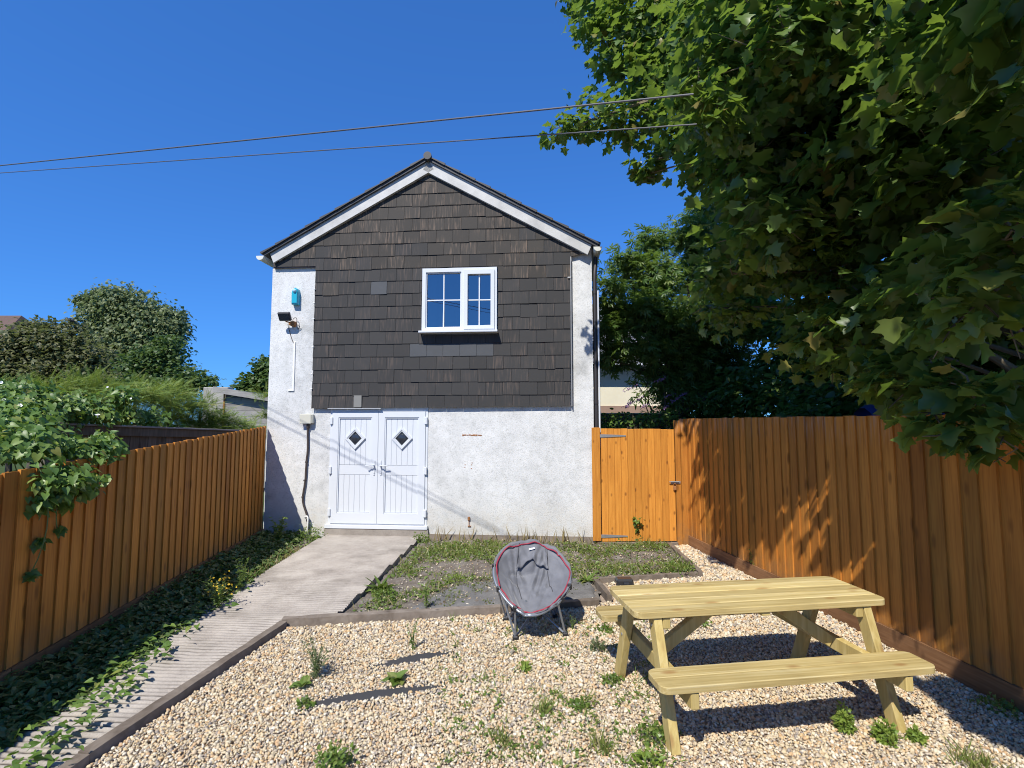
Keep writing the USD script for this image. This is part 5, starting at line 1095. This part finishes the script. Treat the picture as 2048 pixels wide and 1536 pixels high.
# moss, weeds and grass on the soil patch
def patch_plants():
    rng = np.random.default_rng(70); from shapely import contains_xy
    poly = Polygon([(-1.6, 5.1), (-1.4, 8.15), (1.2, 7.95), (1.4, 8.2), (2.4, 8.2), (2.3, 6.5), (1.1, 6.25), (1.0, 6.15), (.2, 6.4), (-.7, 6.05), (-1.1, 5.2)])
    x = rng.uniform(-1.7, 2.5, 60000); y = rng.uniform(5.0, 8.25, 60000)
    dens = nz(x, y, 1.5, 40) * 2.2 + .30 + .35 * np.exp(-((y - 7.5) / .5) ** 2) * (x < 1.2) + .3 * np.exp(-((x - 2.15) / .25) ** 2) + .25 * np.exp(-((y - 6.55) / .2) ** 2) * (x > 1.1) - .3 * np.exp(-(((x - 1.6) / .4) ** 2 + ((y - 7.1) / .35) ** 2))
    ok = contains_xy(poly, x, y) & (rng.random(60000) < np.clip(dens, 0, 1) * .85); x, y = x[ok], y[ok]; n = len(x)
    P = np.c_[x, y, patch_z(x, y) - .004 + .02 * rng.random(n)]
    D = np.c_[rng.normal(size=(n, 2)), .9 * rng.random(n)]; N = np.c_[rng.normal(size=(n, 2)) * .6, np.ones(n)]
    w = rng.random(n)
    obj('low_weeds', spread(OVATE, P[w < .45], frames(D[w < .45], N[w < .45]), rng.uniform(.02, .055, (w < .45).sum())), 'weed_leaf', kind='stuff', label='low green weeds spread over the soil patch in front of the white wall', cat='weeds')
    g = (w >= .45) & (w < .72); D2 = D.copy(); D2[:, 2] = 1.4 + D2[:, 2]
    obj('sparse_grass', spread(BLADE, P[g], frames(D2[g], N[g] * [3, 3, .2]), rng.uniform(.04, .13, g.sum())), 'grass_blade', kind='stuff', label='sparse short grass on the soil patch in front of the white wall', cat='grass')
    m = w >= .72
    obj('moss_cushions', spread(TUFT, P[m], frames(D[m], N[m]), rng.uniform(.015, .04, m.sum())), 'moss', kind='stuff', label='brownish moss scattered over the soil patch', cat='moss')
    k = 2600; x = rng.uniform(-1.2, 1.0, k); y = rng.uniform(5.15, 6.4, k); dd = nz(x, y, 2.6, 44) + .6 * nz(x, y, 9, 45)
    ok = contains_xy(Polygon([(-1.2, 5.15), (-.7, 6.1), (.2, 6.45), (1.0, 6.2), (.93, 5.5), (-.12, 5.25)]), x, y) & (dd > .07); x, y = x[ok], y[ok]; n = len(x)
    P = np.c_[x, y, .028 + .05 * nz(x, y, 3, 4) + .02 * nz(x, y, 20, 5) + .004]; D = np.c_[rng.normal(size=(n, 2)), .7 * rng.random(n)]; N = np.c_[rng.normal(size=(n, 2)) * .6, np.ones(n)]; w = rng.random(n) < .6
    obj('slab_moss', spread(TUFT, P[w], frames(D[w], N[w]), rng.uniform(.012, .034, w.sum())), 'moss', kind='stuff', label='brown moss in the cracks of the grey concrete slab', cat='moss')
    obj('slab_grass', spread(BLADE, P[~w], frames(D[~w] + [0, 0, .7], N[~w] * [3, 3, .2]), rng.uniform(.03, .09, (~w).sum())), 'grass_blade', kind='stuff', label='thin grass growing through the grey concrete slab', cat='grass')
    # small stones strewn over patch and slab
    k = 3000; x = rng.uniform(-1.6, 2.3, k); y = rng.uniform(5.1, 8.1, k); ok = contains_xy(Polygon([(-1.55, 5.05), (-1.3, 8.1), (2.3, 8.1), (2.3, 6.5), (1, 6.1), (.9, 5.5), (-.1, 5.25)]), x, y); x, y = x[ok], y[ok]
    P = np.c_[x, y, patch_z(x, y) + .012]; p = stone_proto(rng); q = unit(np.c_[rng.normal(size=(len(x), 2)) * .4, np.ones(len(x))])
    obj('strewn_stones', spread(p, P, frames(np.cross(q, unit(rng.normal(size=(len(x), 3)))), q), rng.uniform(.004, .014, len(x)) * rng.choice([.7, 1, 1.6], len(x), p=[.6, .33, .07])), 'stones', kind='stuff', label='small stones strewn over soil patch and slab', cat='stones')
    # dry straw and thin stems along the wall foot
    P, D = [], []
    for s in np.concatenate([rng.uniform(.0, 2.6, 70), rng.uniform(1.5, 1.9, 25)]):
        P.append(FR([(s, .03, rng.uniform(.04, .18))])[0]); D.append((rng.normal() * .4, rng.normal() * .3, 1.6))
    P, D = np.array(P), np.array(D); obj('dry_stalks', spread(BLADE, P, frames(D, rng.normal(size=D.shape)), rng.uniform(.08, .30, len(P))), 'grass_dry', kind='stuff', label='thin dry stalks along the foot of the white wall', cat='dry grass')
    # verge between ramp and left fence near the house
    k = 700; y = rng.uniform(5.6, 8.3, k); x = -3.02 - .35 * rng.random(k) ** 1.5 - .02; P = np.c_[x, y, verge_z(x, y) + .01]
    D = np.c_[rng.normal(size=(k, 2)), .8 * rng.random(k)]; N = np.c_[rng.normal(size=(k, 2)) * .6, np.ones(k)]
    obj('verge_weeds', spread(OVATE, P, frames(D, N), rng.uniform(.02, .06, k)), 'weed_leaf', kind='stuff', label='pale weeds and grass on the verge between ribbed path and left fence', cat='weeds')
    k = 500; y = rng.uniform(5.4, 7.6, k); x = -3.05 - .25 * rng.random(k); P = np.c_[x, y, verge_z(x, y)]; D = np.c_[rng.normal(size=(k, 2)), 1 + rng.random(k)]
    obj('verge_grass', spread(BLADE, P, frames(D, rng.normal(size=D.shape)), rng.uniform(.04, .12, k)), 'grass_dry', kind='stuff', label='dry yellow grass on the verge beside the ribbed path', cat='grass')
patch_plants()

# single weeds
def weed(label, px, py, form, h, w, group=None, mat_name='weed_leaf', seed=0, z=0.0, n=None, leaf=None, cat='weed'):
    rng = np.random.default_rng(100 + seed); h, w = (h * .82, w * .85) if form == 'bush' and z == 0 else (h, w); p = on_z(px, py, z); t = thing('weed', label, cat, group, loc=p)
    if form == 'rosette':
        k = n or 16; an = rng.random(k) * 2 * np.pi; el = rng.uniform(.15, 1.1, k); D = np.c_[np.cos(an), np.sin(an), np.tan(el) * .8]; P = rng.normal(size=(k, 3)) * [w * .1, w * .1, 0] + [0, 0, .005]
        obj('leaves', spread(leaf or LANCE, P, frames(D, np.tile([0, 0, 1.], (k, 1)) + rng.normal(size=(k, 3)) * .2), rng.uniform(.6, 1.1, k) * w), mat_name, t)
    elif form == 'stalky':
        b = MB(); P, D = [], []
        for i in range(n or 7):
            a = rng.random() * 2 * np.pi; e = np.array([math.cos(a) * w * rng.uniform(.2, 1), math.sin(a) * w * rng.uniform(.2, 1), h * rng.uniform(.5, 1)]); ln = smoothline([(0, 0, -.01), e * [.3, .3, .55], e], 8)
            b.tube(ln, np.linspace(.0035, .0015, 8), 4)
            for q in ln[1:]:
                for _ in range(3): P.append(q + rng.normal(size=3) * .008); D.append(rng.normal(size=3) * [1, 1, .5] + [0, 0, .35])
        P, D = np.array(P), np.array(D); obj('stems', b.get(), 'green_stem', t)
        obj('leaves', spread(leaf or LANCE, P, frames(D, rng.normal(size=D.shape) * .4 + [0, 0, 1]), rng.uniform(.5, 1.2, len(P)) * h * .13), mat_name, t)
    elif form == 'grass':
        k = n or 50; P = rng.normal(size=(k, 3)) * [w * .3, w * .3, 0]; D = np.c_[rng.normal(size=(k, 2)) * .55, np.ones(k)]
        obj('blades', spread(BLADE, P, frames(D, rng.normal(size=D.shape)), rng.uniform(.5, 1.1, k) * h), mat_name, t, kind='stuff')
    elif form == 'bush':
        k = n or 220; dr = unit(rng.normal(size=(k, 3))); dr[:, 2] = np.abs(dr[:, 2]); P = dr * [w, w, h] * rng.uniform(.5, 1, (k, 1)) * (1 + .25 * np.sin(7 * dr[:, :1] + 5 * dr[:, 1:2])); D = dr + rng.normal(size=(k, 3)) * .6
        obj('leaves', spread(leaf or TUFT, P, frames(D, dr + rng.normal(size=(k, 3)) * .5), rng.uniform(.6, 1.2, k) * .029), mat_name, t)
        b = MB()
        for i in range(6): b.tube([(0, 0, -.01), dr[i] * [w, w, h] * .8], .003, 4)
        obj('stems', b.get(), 'green_stem', t)
    return t
GG = None
weed('tall wispy many stemmed weed in the gravel, left of the upper membrane slit', 632, 1355, 'stalky', .30, .13, seed=1, mat_name='weed_grey', n=12)
weed('leafy weed at the left end of the lower membrane slit', 605, 1372, 'rosette', .1, .09, seed=2, leaf=OVATE)
weed('small dark weed just below the lower left membrane slit', 610, 1412, 'bush', .05, .06, seed=3, n=60)
weed('broad leaved weed between the two membrane slits', 792, 1362, 'rosette', .1, .12, seed=4, n=12, leaf=OVATE)
weed('thin upright weed above the upper membrane slit', 825, 1300, 'stalky', .26, .07, seed=5, n=5)
weed('dark leafy weed at the bottom edge of the photo, left of centre', 665, 1535, 'bush', .14, .12, seed=6, n=220, leaf=OVATE)
weed('yellowish upright weed in the gravel below the chair', 1050, 1340, 'bush', .09, .05, seed=7, n=90, leaf=OVATE, mat_name='lime_leaf')
weed('grey green weed in the gravel between chair and table', 1195, 1300, 'bush', .09, .10, seed=8, n=110, mat_name='weed_grey')
weed('low spreading weed by the front left leg of the table', 1225, 1365, 'bush', .07, .08, seed=9, n=110)
weed('green weed clump left of the nearest table leg', 1160, 1415, 'bush', .07, .10, seed=10, n=110, leaf=OVATE)
weed('grass tuft in the middle of the gravel', 1085, 1425, 'grass', .14, .10, seed=11, mat_name='grass_blade')
weed('brownish grass tuft near the bottom centre of the photo', 1205, 1500, 'grass', .12, .12, seed=12, mat_name='grass_blade')
weed('grass clump at the bottom edge right of centre line', 1003, 1490, 'grass', .12, .08, seed=13, mat_name='grass_blade')
weed('mixed leafy weed in front of the nearest table leg', 1310, 1480, 'bush', .10, .13, seed=14, n=200, mat_name='weed_leaf')
weed('yellowing weed at the bottom edge under the table', 1300, 1530, 'bush', .08, .10, seed=15, n=160, leaf=OVATE, mat_name='lime_leaf')
weed('tallest of the three bright curly weeds in front of the bench', 1690, 1462, 'bush', .17, .055, seed=16, n=260, mat_name='lime_leaf')
weed('widest of the three bright curly weeds in front of the bench', 1770, 1482, 'bush', .12, .075, seed=17, n=300, mat_name='lime_leaf')
weed('smallest of the three bright curly weeds in front of the bench', 1832, 1482, 'bush', .08, .045, seed=18, n=140, mat_name='lime_leaf')
weed('grassy patch at the bottom right corner of the gravel', 1960, 1535, 'grass', .10, .22, seed=19, n=160, mat_name='grass_blade')
weed('fresh green strap leaved tuft on the slab right of the chair', 1176, 1163, 'rosette', .1, .16, seed=20, n=26, z=.03)
weed('upright weed on the slab left of the chair', 852, 1215, 'stalky', .24, .05, seed=21, n=6, z=.03)
weed('green strap leaved weed by the path edge left of the slab', 762, 1180, 'rosette', .1, .22, seed=22, n=26, z=.02)
weed('bushy weed by the right edge of the ribbed path', 770, 1200, 'bush', .12, .16, seed=23, n=240, z=.02, leaf=OVATE)
weed('yellowish tuft of weeds in the middle of the soil patch', 912, 1165, 'bush', .14, .16, seed=24, n=260, z=.02, leaf=LANCE, mat_name='lime_leaf')
weed('leafy weed just right of the door step', 842, 1085, 'bush', .16, .14, seed=25, n=200, z=.03, leaf=OVATE)
weed('tall bright green vine shoot in front of the gate', 1275, 1085, 'stalky', .42, .14, seed=26, n=8, z=.03, leaf=OVATE, mat_name='vine_leaf')
weed('sprawling broad leaved bramble in front of the gate', 1262, 1115, 'bush', .26, .42, seed=27, n=150, z=.03, leaf=None, mat_name='vine_leaf')
weed('green weeds along the timber edging behind the table', 1358, 1140, 'bush', .12, .25, seed=28, n=260, z=.03, leaf=OVATE)
weed('leafy weed at the foot of the right fence behind the table', 1515, 1155, 'stalky', .32, .12, seed=29, n=9, z=0)
weed('low weeds beneath the far end of the picnic table', 1400, 1248, 'bush', .07, .12, seed=30, n=110)
y_ = weed('yellow flowering weed between the left fence shade and the path', 435, 1215, 'stalky', .30, .12, seed=31, n=12, z=.06)
rg = np.random.default_rng(77); P = rg.normal(size=(60, 3)) * [.08, .08, .05] + [.03, .02, .20]; obj('flowers', spread(TUFT, P, frames(rg.normal(size=(60, 3)), rg.normal(size=(60, 3))), .022), 'petal_yellow', y_, kind='stuff')
weed('tall green weed behind the yellow flowering one on the verge', 480, 1180, 'stalky', .34, .10, seed=32, n=8, z=.06)
weed('leafy weeds at the wall foot below the hanging cable', 620, 1075, 'bush', .20, .22, seed=33, n=260, z=.08, leaf=OVATE)
weed('tall leafy weed at the corner of the left fence and the house', 556, 1085, 'stalky', .38, .12, seed=34, n=9, z=.08, leaf=OVATE)
weed('small rosette in the gravel beneath the chair', 1145, 1262, 'stalky', .16, .06, seed=35, n=5)
weed('weeds at the left end of the back bench of the table', 1210, 1262, 'bush', .07, .09, seed=36, n=110, leaf=OVATE)
weed('dark weeds along the right fence foot at the right edge of the photo', 2000, 1420, 'bush', .08, .16, seed=37, n=160)
def gravel_sprigs():
    rng = np.random.default_rng(90); pts = rng.uniform([880, 1235], [1360, 1530], (200, 2)); P = []
    for px, py in pts:
        c = on_z(px, py, .004); k = rng.integers(5, 16); P.append(c + rng.normal(size=(k, 3)) * [.03, .03, .006])
    P = np.vstack(P); n = len(P); D = np.c_[rng.normal(size=(n, 2)), rng.random(n) * 1.2]; w = rng.random(n) < .55
    obj('gravel_sprigs', join([spread(OVATE, P[w], frames(D[w], np.tile([0, 0, 1.], (w.sum(), 1))), rng.uniform(.015, .035, w.sum())), spread(BLADE, P[~w], frames(D[~w] + [0, 0, .6], rng.normal(size=((~w).sum(), 3))), rng.uniform(.03, .09, (~w).sum()))]), 'weed_leaf', kind='stuff', label='tiny weed sprigs scattered through the gravel between chair and table', cat='weeds')
gravel_sprigs()
